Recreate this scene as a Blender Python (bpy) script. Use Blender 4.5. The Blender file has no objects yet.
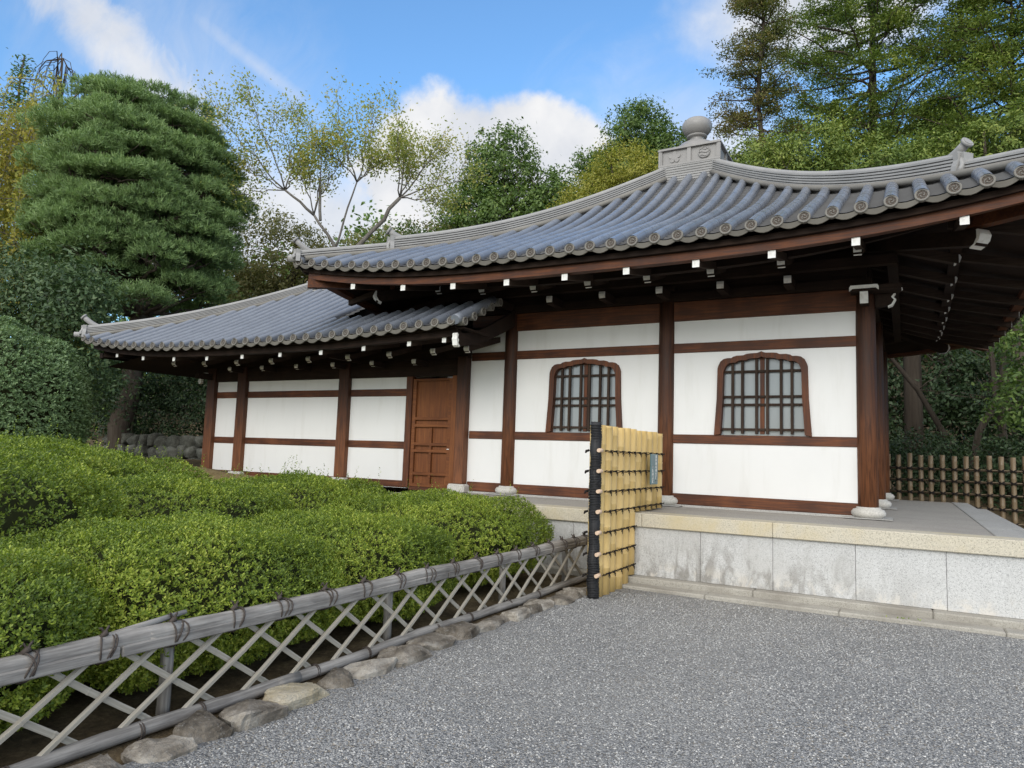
import bpy, math, random
import numpy as np
from mathutils import Matrix, Vector

S = bpy.context.scene
COL = S.collection
R = math.radians
rnd = random.Random(7)

# ------------------------------------------------------------------ camera
EYE = 1.46
YAW, PITCH, ROLL = 0.505013, 0.097922, 0.033737
def cam_axes():
    cy, sy, cp, sp = math.cos(YAW), math.sin(YAW), math.cos(PITCH), math.sin(PITCH)
    fwd = Vector((-sy*cp, cy*cp, sp)); rt = Vector((cy, sy, 0)); up = rt.cross(fwd)
    r2 = math.cos(ROLL)*rt + math.sin(ROLL)*up
    u2 = -math.sin(ROLL)*rt + math.cos(ROLL)*up
    return r2, u2, fwd
cam = bpy.data.cameras.new('camera')
cam.lens = 25.1; cam.sensor_width = 36; cam.clip_start = 0.05; cam.clip_end = 2000
camo = bpy.data.objects.new('camera', cam); COL.objects.link(camo)
r2, u2, fw = cam_axes()
camo.matrix_world = Matrix(((r2.x, u2.x, -fw.x, 0), (r2.y, u2.y, -fw.y, 0), (r2.z, u2.z, -fw.z, EYE), (0, 0, 0, 1)))
S.camera = camo

# ------------------------------------------------------------------ light
SUN_EL, SUN_AZ = 24.0, 172.0          # azimuth clockwise from +Y
SUN_STRENGTH, SUN_ANGLE = 0.85, 24.0
SKY_STRENGTH = 0.15
EXPOSURE = 0.68
el, az = R(SUN_EL), R(SUN_AZ)
sd = Vector((math.sin(az)*math.cos(el), math.cos(az)*math.cos(el), math.sin(el)))
sun = bpy.data.lights.new('sun', 'SUN'); sun.energy = SUN_STRENGTH; sun.angle = R(SUN_ANGLE); sun.color = (1, .96, .90)
suno = bpy.data.objects.new('sun', sun); COL.objects.link(suno)
suno.rotation_euler = sd.to_track_quat('Z', 'Y').to_euler(); suno.location = (0, -20, 30)

class NT:
    """small helper for node trees"""
    def __init__(s, tree): s.t = tree; s.n = tree.nodes; s.l = tree.links
    def new(s, typ, **kw):
        n = s.n.new(typ)
        for k, v in kw.items():
            if k == 'ins':
                for i, val in v.items():
                    if hasattr(val, 'is_output') or isinstance(val, bpy.types.NodeSocket): s.l.new(val, n.inputs[i])
                    else: n.inputs[i].default_value = val
            else: setattr(n, k, v)
        return n
    def math(s, op, a, b=0.0, c=None, clamp=False):
        n = s.n.new('ShaderNodeMath'); n.operation = op; n.use_clamp = clamp
        for i, v in enumerate((a, b, c)):
            if v is None: continue
            if isinstance(v, bpy.types.NodeSocket): s.l.new(v, n.inputs[i])
            else: n.inputs[i].default_value = v
        return n.outputs[0]
    def mix(s, fac, a, b, typ='MIX'):
        n = s.n.new('ShaderNodeMix'); n.data_type = 'RGBA'; n.blend_type = typ
        for i, v in ((0, fac), (6, a), (7, b)):
            if isinstance(v, bpy.types.NodeSocket): s.l.new(v, n.inputs[i])
            else: n.inputs[i].default_value = v if i == 0 else (*v, 1)
        return n.outputs[2]
    def ramp(s, fac, stops):
        n = s.n.new('ShaderNodeValToRGB'); e = n.color_ramp.elements
        while len(e) < len(stops): e.new(0.5)
        for q, (p, c) in zip(e, stops):
            q.position = p; q.color = (*c, 1) if len(c) == 3 else c
        s.l.new(fac, n.inputs[0]); return n.outputs[0]
    def range(s, v, a, b, c=0.0, d=1.0, smooth=True):
        n = s.n.new('ShaderNodeMapRange'); n.clamp = True
        n.interpolation_type = 'SMOOTHSTEP' if smooth else 'LINEAR'
        s.l.new(v, n.inputs[0])
        for i, q in enumerate((a, b, c, d)): n.inputs[i+1].default_value = q
        return n.outputs[0]

w = bpy.data.worlds.new('World'); S.world = w; w.use_nodes = True
W = NT(w.node_tree); W.n.clear()
sky = W.new('ShaderNodeTexSky', sky_type='NISHITA', sun_disc=False, sun_elevation=el, sun_rotation=az,
            air_density=1.0, dust_density=0.7, ozone_density=1.6)
tc = W.new('ShaderNodeTexCoord')
nrm = W.new('ShaderNodeVectorMath', operation='NORMALIZE'); W.l.new(tc.outputs['Generated'], nrm.inputs[0])
DIR = nrm.outputs[0]
def wnoise(scale, detail, rough, squash=(1, 1, 1), rot=(0, 0, 0), dist=0.0):
    mp = W.new('ShaderNodeMapping'); mp.inputs['Scale'].default_value = squash; mp.inputs['Rotation'].default_value = rot
    W.l.new(DIR, mp.inputs[0])
    n = W.new('ShaderNodeTexNoise', ins={'Scale': scale, 'Detail': detail, 'Roughness': rough, 'Distortion': dist})
    W.l.new(mp.outputs[0], n.inputs['Vector']); return n.outputs['Fac']
def wdot(v):
    n = W.new('ShaderNodeVectorMath', operation='DOT_PRODUCT'); W.l.new(DIR, n.inputs[0]); n.inputs[1].default_value = v
    return n.outputs['Value']
def cloud_bank(center, ax, ay, ra, rb, nfac, lo, hi, noise):
    """soft-edged cloud round a direction: elliptical falloff broken up by noise"""
    u = W.math('DIVIDE', W.math('SUBTRACT', wdot(ax), float(Vector(ax).dot(Vector(center)))), ra)
    v = W.math('DIVIDE', W.math('SUBTRACT', wdot(ay), float(Vector(ay).dot(Vector(center)))), rb)
    r = W.math('SQRT', W.math('ADD', W.math('MULTIPLY', u, u), W.math('MULTIPLY', v, v)))
    front = W.range(wdot(center), 0.2, 0.5)
    m = W.math('ADD', W.math('SUBTRACT', 1.0, r), W.math('MULTIPLY', W.math('SUBTRACT', noise, 0.5), nfac))
    return W.math('MULTIPLY', W.range(m, lo, hi), front)
def skydir(x, y):     # a direction in the world given as a bearing (deg, clockwise from +Y) and an elevation
    return Vector((math.sin(R(x))*math.cos(R(y)), math.cos(R(x))*math.cos(R(y)), math.sin(R(y))))
def axes_of(c):
    a = Vector((c.y, -c.x, 0)).normalized(); return tuple(a), tuple(c.cross(a) * -1)
CLOUDS = []
n1 = wnoise(9.0, 7, .58); n2 = wnoise(3.2, 6, .6, (1, 1, 2.2)); n3 = wnoise(7, 7, .62, (1.0, 3.2, 1.6), (0.2, .5, .9), .6)
def add_cloud(b, e, ra, rb, nf, lo, hi, noise, gain=1.0, tilt=0):
    c = skydir(b, e); ax, ay = axes_of(c)
    if tilt:
        A, B = Vector(ax), Vector(ay); t = R(tilt)
        ax, ay = tuple(A*math.cos(t)+B*math.sin(t)), tuple(B*math.cos(t)-A*math.sin(t))
    m = cloud_bank(tuple(c), ax, ay, ra, rb, nf, lo, hi, noise)
    CLOUDS.append(W.math('MULTIPLY', m, gain))
add_cloud(-31.3, 21.6, .215, .12, .95, .0, .24, n1)
add_cloud(-45, 15.5, .38, .15, .7, .06, .65, n1, .95)
add_cloud(-59.0, 26.0, .19, .055, 1.5, -.05, .85, n3, .9, -34)
add_cloud(-55.5, 22.6, .10, .065, 1.1, -.05, .9, n3, .85, -30)
add_cloud(-54, 25, .34, .16, 1.3, -.1, 1.5, n3, .45, -30)
add_cloud(-50.0, 27.2, .18, .022, 1.3, .0, 1.2, n3, .5, -28)
add_cloud(-5, 32, .22, .085, .9, .0, .7, n1, .95)
add_cloud(-17, 24, .20, .14, 1.1, -.1, 1.1, n3, .5)
add_cloud(-13, 23, .12, .09, .9, .05, .8, n1, .8)
cl = CLOUDS[0]
for c in CLOUDS[1:]: cl = W.math('MAXIMUM', cl, c)
# unseen bright veil added behind the camera to brighten the walls
fill_veil = W.math('MULTIPLY', W.range(wdot(tuple(Vector((sd.x, sd.y, .62)).normalized())), -.1, .8), W.range(n2, .25, .7, .35, 1))
cloudcol = W.mix(W.range(n1, .3, .75), (.44, .46, .50), (.585, .585, .59))
skyc = W.new('ShaderNodeVectorMath', operation='SCALE'); W.l.new(sky.outputs[0], skyc.inputs[0]); skyc.inputs['Scale'].default_value = SKY_STRENGTH
skyt = W.mix(1.0, skyc.outputs[0], (.73, 1.0, 1.17), 'MULTIPLY')
a = W.mix(fill_veil, skyt, (1.42, 1.36, 1.27))
bmix = W.mix(cl, a, cloudcol)
bg = W.new('ShaderNodeBackground'); W.l.new(bmix, bg.inputs[0]); bg.inputs[1].default_value = 1.0
wo = W.new('ShaderNodeOutputWorld'); W.l.new(bg.outputs[0], wo.inputs[0])
S.view_settings.view_transform = 'Standard'; S.view_settings.look = 'None'
S.view_settings.exposure = EXPOSURE; S.view_settings.gamma = 1.0; S.view_settings.use_curve_mapping = False
# ------------------------------------------------------------------ materials
def newmat(name):
    m = bpy.data.materials.new(name); m.use_nodes = True
    t = NT(m.node_tree); t.n.clear()
    b = t.new('ShaderNodeBsdfPrincipled'); o = t.new('ShaderNodeOutputMaterial')
    t.l.new(b.outputs[0], o.inputs[0])
    return m, t, b, o
def obj_coord(t, scale=(1, 1, 1), rot=(0, 0, 0)):
    c = t.new('ShaderNodeTexCoord'); mp = t.new('ShaderNodeMapping')
    mp.inputs['Scale'].default_value = scale; mp.inputs['Rotation'].default_value = rot
    t.l.new(c.outputs['Object'], mp.inputs[0]); return mp.outputs[0]
def noise(t, vec, scale, detail=4, rough=.55, dist=0):
    n = t.new('ShaderNodeTexNoise', ins={'Scale': scale, 'Detail': detail, 'Roughness': rough, 'Distortion': dist})
    t.l.new(vec, n.inputs['Vector']); return n.outputs['Fac']
def bump(t, b, h, strength=.3, dist=.01):
    n = t.new('ShaderNodeBump', ins={'Strength': strength, 'Distance': dist}); t.l.new(h, n.inputs['Height'])
    t.l.new(n.outputs[0], b.inputs['Normal'])
def setin(t, b, name, v):
    if isinstance(v, bpy.types.NodeSocket): t.l.new(v, b.inputs[name])
    elif isinstance(v, tuple): b.inputs[name].default_value = (*v, 1)
    else: b.inputs[name].default_value = v

def wood(name, c1, c2, c3, axis='z', rough=.6, spec=.35, grain=1.0, foot=None):
    m, t, b, o = newmat(name)
    st = {'x': (.8, 14, 14), 'y': (14, .8, 14), 'z': (14, 14, .8)}[axis]
    v = obj_coord(t, tuple(q*grain for q in st))
    n = noise(t, v, 3.0, 6, .62, .4)
    big = noise(t, obj_coord(t, (1.3, 1.3, .6)), 1.6, 4)
    isl = t.new('ShaderNodeNewGeometry').outputs['Random Per Island']
    f = t.math('ADD', t.math('MULTIPLY', n, .62), t.math('ADD', t.math('MULTIPLY', big, .45), t.math('MULTIPLY', isl, .10)))
    col = t.ramp(f, [(.32, c1), (.56, c2), (.82, c3)])
    if foot:         # lower end of the posts paler and redder: weathering plus painted fall of eave shade
        pz = t.new('ShaderNodeSeparateXYZ'); t.l.new(obj_coord(t), pz.inputs[0])
        fm = t.math('MULTIPLY', t.range(pz.outputs[2], .1, 2.0, 1, 0), t.range(n, .3, .62, .25, 1))
        col = t.mix(t.math('MULTIPLY', fm, .75), col, foot)
    setin(t, b, 'Base Color', col)
    setin(t, b, 'Roughness', t.range(n, .2, .8, rough-.1, rough+.15)); b.inputs['Specular IOR Level'].default_value = spec
    bump(t, b, n, .35, .006)
    return m
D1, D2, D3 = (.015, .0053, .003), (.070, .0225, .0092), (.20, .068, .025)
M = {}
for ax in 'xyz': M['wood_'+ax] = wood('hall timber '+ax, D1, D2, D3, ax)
for ax in 'xyz': M['rafter_'+ax] = wood('rafter timber '+ax, (.016, .011, .009), (.036, .024, .018), (.07, .048, .036), ax, .8, .15)
M['column'] = wood('column timber', (.009, .0036, .0022), (.034, .0125, .0065), (.095, .036, .017), 'z', .6, .35, 1.0, (.25, .092, .036))  # eave shade put into the dark tone, paler foot below
for ax in 'xyz': M['dark_'+ax] = wood('shade-darkened eave timber '+ax, (.009, .006, .005), (.020, .0125, .0095), (.042, .026, .019), ax, .8, .15)  # darker copy of hall timber, deep eave shade put into its colour
for ax in 'xyz': M['panel_'+ax] = wood('door board '+ax, (.060, .020, .008), (.145, .050, .017), (.26, .10, .035), ax, .6, .25, .8)
M['slat'] = wood('pale split bamboo slat', (.15, .135, .11), (.34, .31, .26), (.54, .50, .43), 'z', .85, .15, 1.3)
for ax in 'xyz': M['grey_'+ax] = wood('weathered grey wood '+ax, (.05, .044, .041), (.205, .19, .175), (.42, .395, .365), ax, .85, .15, 1.3)
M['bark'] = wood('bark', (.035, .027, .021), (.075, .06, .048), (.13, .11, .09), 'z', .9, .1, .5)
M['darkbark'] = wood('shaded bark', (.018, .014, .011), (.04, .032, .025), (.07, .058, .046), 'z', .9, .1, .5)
M['palebark'] = wood('pale bark', (.09, .08, .07), (.17, .155, .14), (.27, .25, .23), 'z', .9, .1, .5)

def plaster():
    m, t, b, o = newmat('white lime plaster')
    v = obj_coord(t); n = noise(t, v, 1.1, 5); n2 = noise(t, v, 45, 3)
    st = noise(t, obj_coord(t, (3.5, 3.5, .5)), 1.4, 5, .6)
    col = t.mix(t.range(n, .35, .75), (.745, .74, .73), (.715, .71, .70))
    col = t.mix(t.range(st, .50, .74, 0, .55), col, (.65, .64, .615))
    setin(t, b, 'Base Color', col); b.inputs['Roughness'].default_value = .9; b.inputs['Specular IOR Level'].default_value = .15
    bump(t, b, n2, .12, .004); return m
M['plaster'] = plaster()

def tile(name, c1, c2, c3, rough=.38, spec=.5):
    m, t, b, o = newmat(name)
    v = obj_coord(t); n = noise(t, v, 2.3, 6, .6); n2 = noise(t, v, 26, 5, .65)
    isl = t.new('ShaderNodeNewGeometry').outputs['Random Per Island']
    f = t.math('ADD', t.math('MULTIPLY', n, .62), t.math('ADD', t.math('MULTIPLY', isl, .13), t.math('MULTIPLY', n2, .07)))
    setin(t, b, 'Base Color', t.ramp(f, [(.25, c1), (.55, c2), (.85, c3)]))
    setin(t, b, 'Roughness', t.range(n, .3, .75, rough-.04, rough+.14)); b.inputs['Specular IOR Level'].default_value = spec
    bump(t, b, n2, .03, .002); return m
M['tile'] = tile('fired grey roof tile', (.142, .156, .186), (.178, .195, .229), (.217, .237, .275), .23, .8)
M['pan'] = tile('grey pan tile', (.075, .074, .075), (.12, .12, .122), (.17, .168, .168), .65, .3)
M['ridge'] = tile('ridge tile', (.24, .235, .23), (.32, .315, .31), (.42, .41, .40), .6, .35)
M['disc'] = tile('eave tile face', (.14, .13, .118), (.205, .195, .175), (.29, .275, .25), .7, .3)
M['eavelip'] = tile('eave pan face', (.085, .078, .066), (.15, .14, .12), (.24, .225, .195), .75, .25)
M['discdark'] = tile('eave tile recess', (.07, .055, .045), (.11, .09, .075), (.16, .14, .12), .75, .25)
M['finial'] = tile('finial tile', (.19, .18, .175), (.27, .26, .25), (.36, .345, .33), .36, .5)

def whitepaint():
    m, t, b, o = newmat('chalk white end paint'); n = noise(t, obj_coord(t), 18, 4)
    setin(t, b, 'Base Color', t.mix(t.range(n, .4, .8), (.80, .79, .76), (.62, .60, .56))); b.inputs['Roughness'].default_value = .8
    return m
M['white'] = whitepaint()

def granite(name, base, stain, amount, speck=1.0, streak=False):
    m, t, b, o = newmat(name)
    v = obj_coord(t)
    vo = t.new('ShaderNodeTexVoronoi', ins={'Scale': 150.0}); t.l.new(v, vo.inputs['Vector'])
    sp = noise(t, v, 130, 3, .7)
    dark = tuple(q*.66 for q in base); light = tuple(min(1, q*1.16) for q in base)
    sep = t.new('ShaderNodeSeparateColor'); t.l.new(vo.outputs['Color'], sep.inputs[0])
    c = t.ramp(sep.outputs[0], [(.10, dark), (.22, base), (.72, base), (.92, light)])
    c = t.mix(t.range(sp, .55, .75, 0, .5*speck), c, dark)
    big = noise(t, obj_coord(t, (1, 1, 1)), 1.3, 6, .65, .3)
    c = t.mix(t.range(big, .44, .70, 0, amount), c, stain)
    if streak:       # dark water stains and pale lime bloom that gather along the bottom courses to the left
        pos = t.new('ShaderNodeSeparateXYZ'); t.l.new(v, pos.inputs[0])
        s1 = noise(t, obj_coord(t, (2.6, 1, .9)), 2.1, 7, .68, .5)
        leftm = t.math('MULTIPLY', t.range(pos.outputs[0], .9, 3.6, 1, .10), t.range(pos.outputs[2], .18, .68, 1, .12))
        c = t.mix(t.math('MULTIPLY', t.range(s1, .44, .60), t.math('MULTIPLY', leftm, .72)), c, (.17, .155, .135))
        s2 = noise(t, obj_coord(t, (3, 1, 2.2)), 2.4, 6, .7, .4)
        low = t.range(pos.outputs[2], .12, .34, 1, 0)
        c = t.mix(t.math('MULTIPLY', t.range(s2, .50, .62), t.math('MULTIPLY', low, .6)), c, (.62, .58, .52))
    setin(t, b, 'Base Color', c); b.inputs['Roughness'].default_value = .82; b.inputs['Specular IOR Level'].default_value = .25
    bump(t, b, sp, .2, .003); return m
M['granite'] = granite('pale granite', (.51, .51, .505), (.43, .42, .40), .5, .5, True)
M['lip'] = granite('yellowed granite', (.50, .46, .375), (.50, .42, .26), .8, .5)
M['liptop'] = granite('grey granite', (.40, .39, .37), (.31, .30, .28), .5)
M['floor'] = granite('floor slab', (.37, .345, .31), (.29, .27, .245), .6, .5)
M['base'] = granite('column base stone', (.52, .50, .46), (.42, .40, .36), .5)
M['kerb'] = granite('plinth granite', (.36, .34, .30), (.23, .21, .18), .9)

def rock(name, c1, c2, c3):
    m, t, b, o = newmat(name); v = obj_coord(t)
    inf = t.new('ShaderNodeObjectInfo').outputs['Random']
    n = noise(t, v, 5, 7, .68, .3); n2 = noise(t, v, 40, 5, .7); n3 = noise(t, v, 2.2, 4)
    f = t.math('ADD', t.math('MULTIPLY', n, .75), t.math('MULTIPLY', t.math('ADD', inf, n3), .17))
    c = t.ramp(f, [(.36, c1), (.52, c2), (.70, c3)])
    c = t.mix(t.range(n2, .56, .72, 0, .45), c, (.46, .45, .42))
    setin(t, b, 'Base Color', c); b.inputs['Roughness'].default_value = .9; b.inputs['Specular IOR Level'].default_value = .2
    bump(t, b, t.math('ADD', n, t.math('MULTIPLY', n2, .5)), 1.0, .035); return m
M['rock'] = rock('weathered edging stone', (.050, .041, .032), (.19, .165, .135), (.43, .395, .345))
M['yrock'] = rock('buff edging stone', (.26, .21, .13), (.38, .32, .215), (.48, .43, .34))
M['wallrock'] = rock('mossy wall stone', (.035, .035, .028), (.085, .085, .07), (.16, .16, .14))

def bamboo(name, c1, c2, c3):
    m, t, b, o = newmat(name)
    isl = t.new('ShaderNodeNewGeometry').outputs['Random Per Island']
    n = noise(t, obj_coord(t, (40, 40, 1.5)), 2, 5, .6); n2 = noise(t, obj_coord(t, (1, 1, 1)), 9, 4)
    f = t.math('ADD', t.math('MULTIPLY', n, .5), t.math('ADD', t.math('MULTIPLY', isl, .38), t.math('MULTIPLY', n2, .12)))
    setin(t, b, 'Base Color', t.ramp(f, [(.28, c1), (.5, c2), (.75, c3)])); b.inputs['Roughness'].default_value = .45
    return m
M['bamboo'] = bamboo('yellow bamboo', (.47, .30, .10), (.63, .435, .165), (.74, .56, .27))
M['bambooend'] = bamboo('cut bamboo end', (.45, .30, .20), (.58, .42, .30), (.68, .53, .40))
M['oldbamboo'] = bamboo('faded bamboo', (.12, .085, .048), (.175, .125, .072), (.23, .17, .105))

def plain(name, c, rough=.8, spec=.25, var=.25, scale=20):
    m, t, b, o = newmat(name); n = noise(t, obj_coord(t), scale, 4)
    setin(t, b, 'Base Color', t.mix(n, tuple(q*(1-var) for q in c), tuple(min(1, q*(1+var)) for q in c)))
    b.inputs['Roughness'].default_value = rough; b.inputs['Specular IOR Level'].default_value = spec
    bump(t, b, n, .2, .004); return m
M['rope'] = plain('black palm rope', (.016, .013, .012), .85, .2, .5, 60)
M['greyrope'] = plain('faded palm rope', (.075, .062, .055), .9, .1, .4, 80)
M['char'] = plain('charred post', (.014, .014, .016), .6, .5, .6, 45)
M['plaque'] = plain('teal plaque', (.07, .15, .17), .35, .5, .2, 12)
M['twig'] = plain('twigs and shade-dark core', (.032, .036, .015), .95, .1, .5, 14)  # dark tone holds the shade inside the bushes
M['void'] = plain('unlit interior', (.02, .018, .016), .9, .1)

def glass():
    m, t, b, o = newmat('window pane over paper screen')
    n = noise(t, obj_coord(t, (3, 1, .4)), 3, 3)
    setin(t, b, 'Base Color', t.mix(n, (.19, .21, .225), (.26, .285, .30)))
    b.inputs['Roughness'].default_value = .07; b.inputs['Specular IOR Level'].default_value = .6
    return m
M['pane'] = glass()

def gravel():
    m, t, b, o = newmat('blue grey gravel')
    v = obj_coord(t)
    def cells(scale):
        vo = t.new('ShaderNodeTexVoronoi', ins={'Scale': scale, 'Randomness': 1.0}); t.l.new(v, vo.inputs['Vector'])
        sep = t.new('ShaderNodeSeparateColor'); t.l.new(vo.outputs['Color'], sep.inputs[0]); return vo.outputs['Distance'], sep
    d1, s1 = cells(78.0); d2, s2 = cells(140.0)
    pal = [(.0, (.10, .101, .104)), (.20, (.225, .226, .230)), (.5, (.355, .353, .348)), (.74, (.475, .467, .45)), (.88, (.53, .52, .50)), (1, (.62, .61, .585))]
    ca = t.ramp(s1.outputs[0], pal); cb = t.ramp(s2.outputs[1], pal)
    c = t.mix(t.range(s2.outputs[0], .45, .55), ca, cb)
    c = t.mix(t.range(s1.outputs[2], .86, .93, 0, .7), c, (.36, .30, .22))
    c = t.mix(t.range(d1, .45, .80, 0, .75), c, (.05, .05, .052))
    pat = noise(t, v, .7, 5, .6); pat2 = noise(t, v, 5, 3)
    pat3 = noise(t, obj_coord(t, (1, .45, 1), (0, 0, .5)), .35, 4, .6)
    c = t.mix(t.range(t.math('ADD', t.math('MULTIPLY', pat, .7), t.math('MULTIPLY', pat2, .3)), .36, .62, .0, .38), c, (.195, .195, .195))
    c = t.mix(t.range(pat3, .50, .72, 0, .30), c, (.40, .38, .345))
    setin(t, b, 'Base Color', c); b.inputs['Roughness'].default_value = .75; b.inputs['Specular IOR Level'].default_value = .35
    h = t.math('SUBTRACT', t.math('MULTIPLY', d1, -1.0), t.math('MULTIPLY', d2, .5))
    bump(t, b, t.math('ADD', h, t.math('MULTIPLY', s1.outputs[1], .7)), 1.0, .014); return m
M['gravel'] = gravel()
def pebble():
    m, t, b, o = newmat('loose pebble'); isl = t.new('ShaderNodeNewGeometry').outputs['Random Per Island']
    setin(t, b, 'Base Color', t.ramp(isl, [(.0, (.12, .12, .12)), (.25, (.25, .25, .25)), (.55, (.36, .358, .352)), (.78, (.44, .432, .418)), (.92, (.50, .49, .47)), (1, (.58, .57, .55))]))
    b.inputs['Roughness'].default_value = .7; return m
M['pebble'] = pebble()
def soil(name, c1, c2, c3):
    m, t, b, o = newmat(name); v = obj_coord(t)
    n = noise(t, v, 3, 7, .7); n2 = noise(t, v, 35, 5, .7)
    setin(t, b, 'Base Color', t.ramp(t.math('ADD', t.math('MULTIPLY', n, .6), t.math('MULTIPLY', n2, .4)), [(.35, c1), (.5, c2), (.68, c3)]))
    b.inputs['Roughness'].default_value = .95; b.inputs['Specular IOR Level'].default_value = .1
    bump(t, b, n2, .6, .02); return m
M['soil'] = soil('garden soil with leaf litter', (.045, .034, .022), (.10, .075, .045), (.22, .17, .10))
M['drysoil'] = soil('dry bank grass and soil', (.13, .10, .05), (.24, .18, .09), (.33, .27, .15))

def leafmat(name, stops, trans=.3, rough=.5, spec=.35, patch=.25, pscale=.8):
    """stops: list of colours; each leaf takes its own, pulled by patches of the crown that turned earlier"""
    m, t, b, o = newmat(name)
    isl = t.new('ShaderNodeNewGeometry').outputs['Random Per Island']
    n = noise(t, obj_coord(t), pscale, 3)
    f = t.math('ADD', t.math('MULTIPLY', isl, 1-patch), t.math('MULTIPLY', t.range(n, .3, .7), patch))
    k = len(stops)
    col = t.ramp(f, [((i+.2)/(k-.6), c) for i, c in enumerate(stops)])
    setin(t, b, 'Base Color', col); b.inputs['Roughness'].default_value = rough; b.inputs['Specular IOR Level'].default_value = spec
    tr = t.new('ShaderNodeBsdfTranslucent'); t.l.new(t.mix(1.0, col, (1.15, 1.25, .6), 'MULTIPLY'), tr.inputs[0])
    mx = t.new('ShaderNodeMixShader'); mx.inputs[0].default_value = trans
    t.l.new(b.outputs[0], mx.inputs[1]); t.l.new(tr.outputs[0], mx.inputs[2]); t.l.new(mx.outputs[0], o.inputs[0])
    return m
M['lf_azalea'] = leafmat('azalea leaf', [(.070, .110, .020), (.145, .21, .030), (.275, .345, .044), (.46, .49, .09)], .32, .45, .35, .4, 1.2)
M['lf_pine'] = leafmat('pine needle', [(.105, .165, .066), (.16, .245, .096), (.225, .33, .128), (.30, .41, .165)], .2, .55, .3, .3, .7)
M['lf_dark'] = leafmat('shade-darkened evergreen leaf', [(.015, .030, .012), (.027, .052, .020), (.045, .076, .030), (.075, .11, .05)], .18, .5, .3)  # green darkened so the shade on shrubs and understory sits in the colour
M['lf_broad'] = leafmat('broad evergreen leaf', [(.026, .050, .022), (.048, .088, .036), (.08, .13, .052), (.13, .18, .085)], .18, .5, .3)
M['lf_clip'] = leafmat('clipped camellia leaf', [(.085, .145, .066), (.135, .21, .09), (.18, .265, .12), (.24, .33, .17)], .22, .5, .35)
M['lf_mid'] = leafmat('mid green leaf', [(.050, .092, .026), (.085, .145, .036), (.13, .20, .050), (.19, .26, .075)], .3, .5, .3)
M['lf_yellow'] = leafmat('yellow green leaf', [(.17, .19, .035), (.26, .27, .045), (.35, .33, .065), (.42, .38, .11)], .35, .5, .25)
M['lf_autumn'] = leafmat('turning willow leaf', [(.16, .18, .045), (.26, .27, .06), (.35, .32, .07), (.44, .35, .085)], .35, .55, .2, .45, .6)
M['lf_cherry'] = leafmat('turning cherry leaf', [(.16, .21, .055), (.27, .31, .075), (.37, .37, .10), (.46, .37, .13)], .4, .5, .25)
M['lf_cypress'] = leafmat('cypress spray', [(.060, .098, .027), (.112, .17, .039), (.185, .245, .055), (.30, .335, .085)], .25, .55, .25, .45, .5)
M['lf_cedar'] = leafmat('browning cedar spray', [(.075, .105, .035), (.125, .15, .048), (.20, .175, .07), (.26, .19, .09)], .25, .6, .2, .5, .45)
M['lf_brown'] = leafmat('olive brown leaf', [(.085, .095, .038), (.14, .145, .054), (.20, .185, .075), (.26, .22, .095)], .3, .6, .2, .4, .5)
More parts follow.
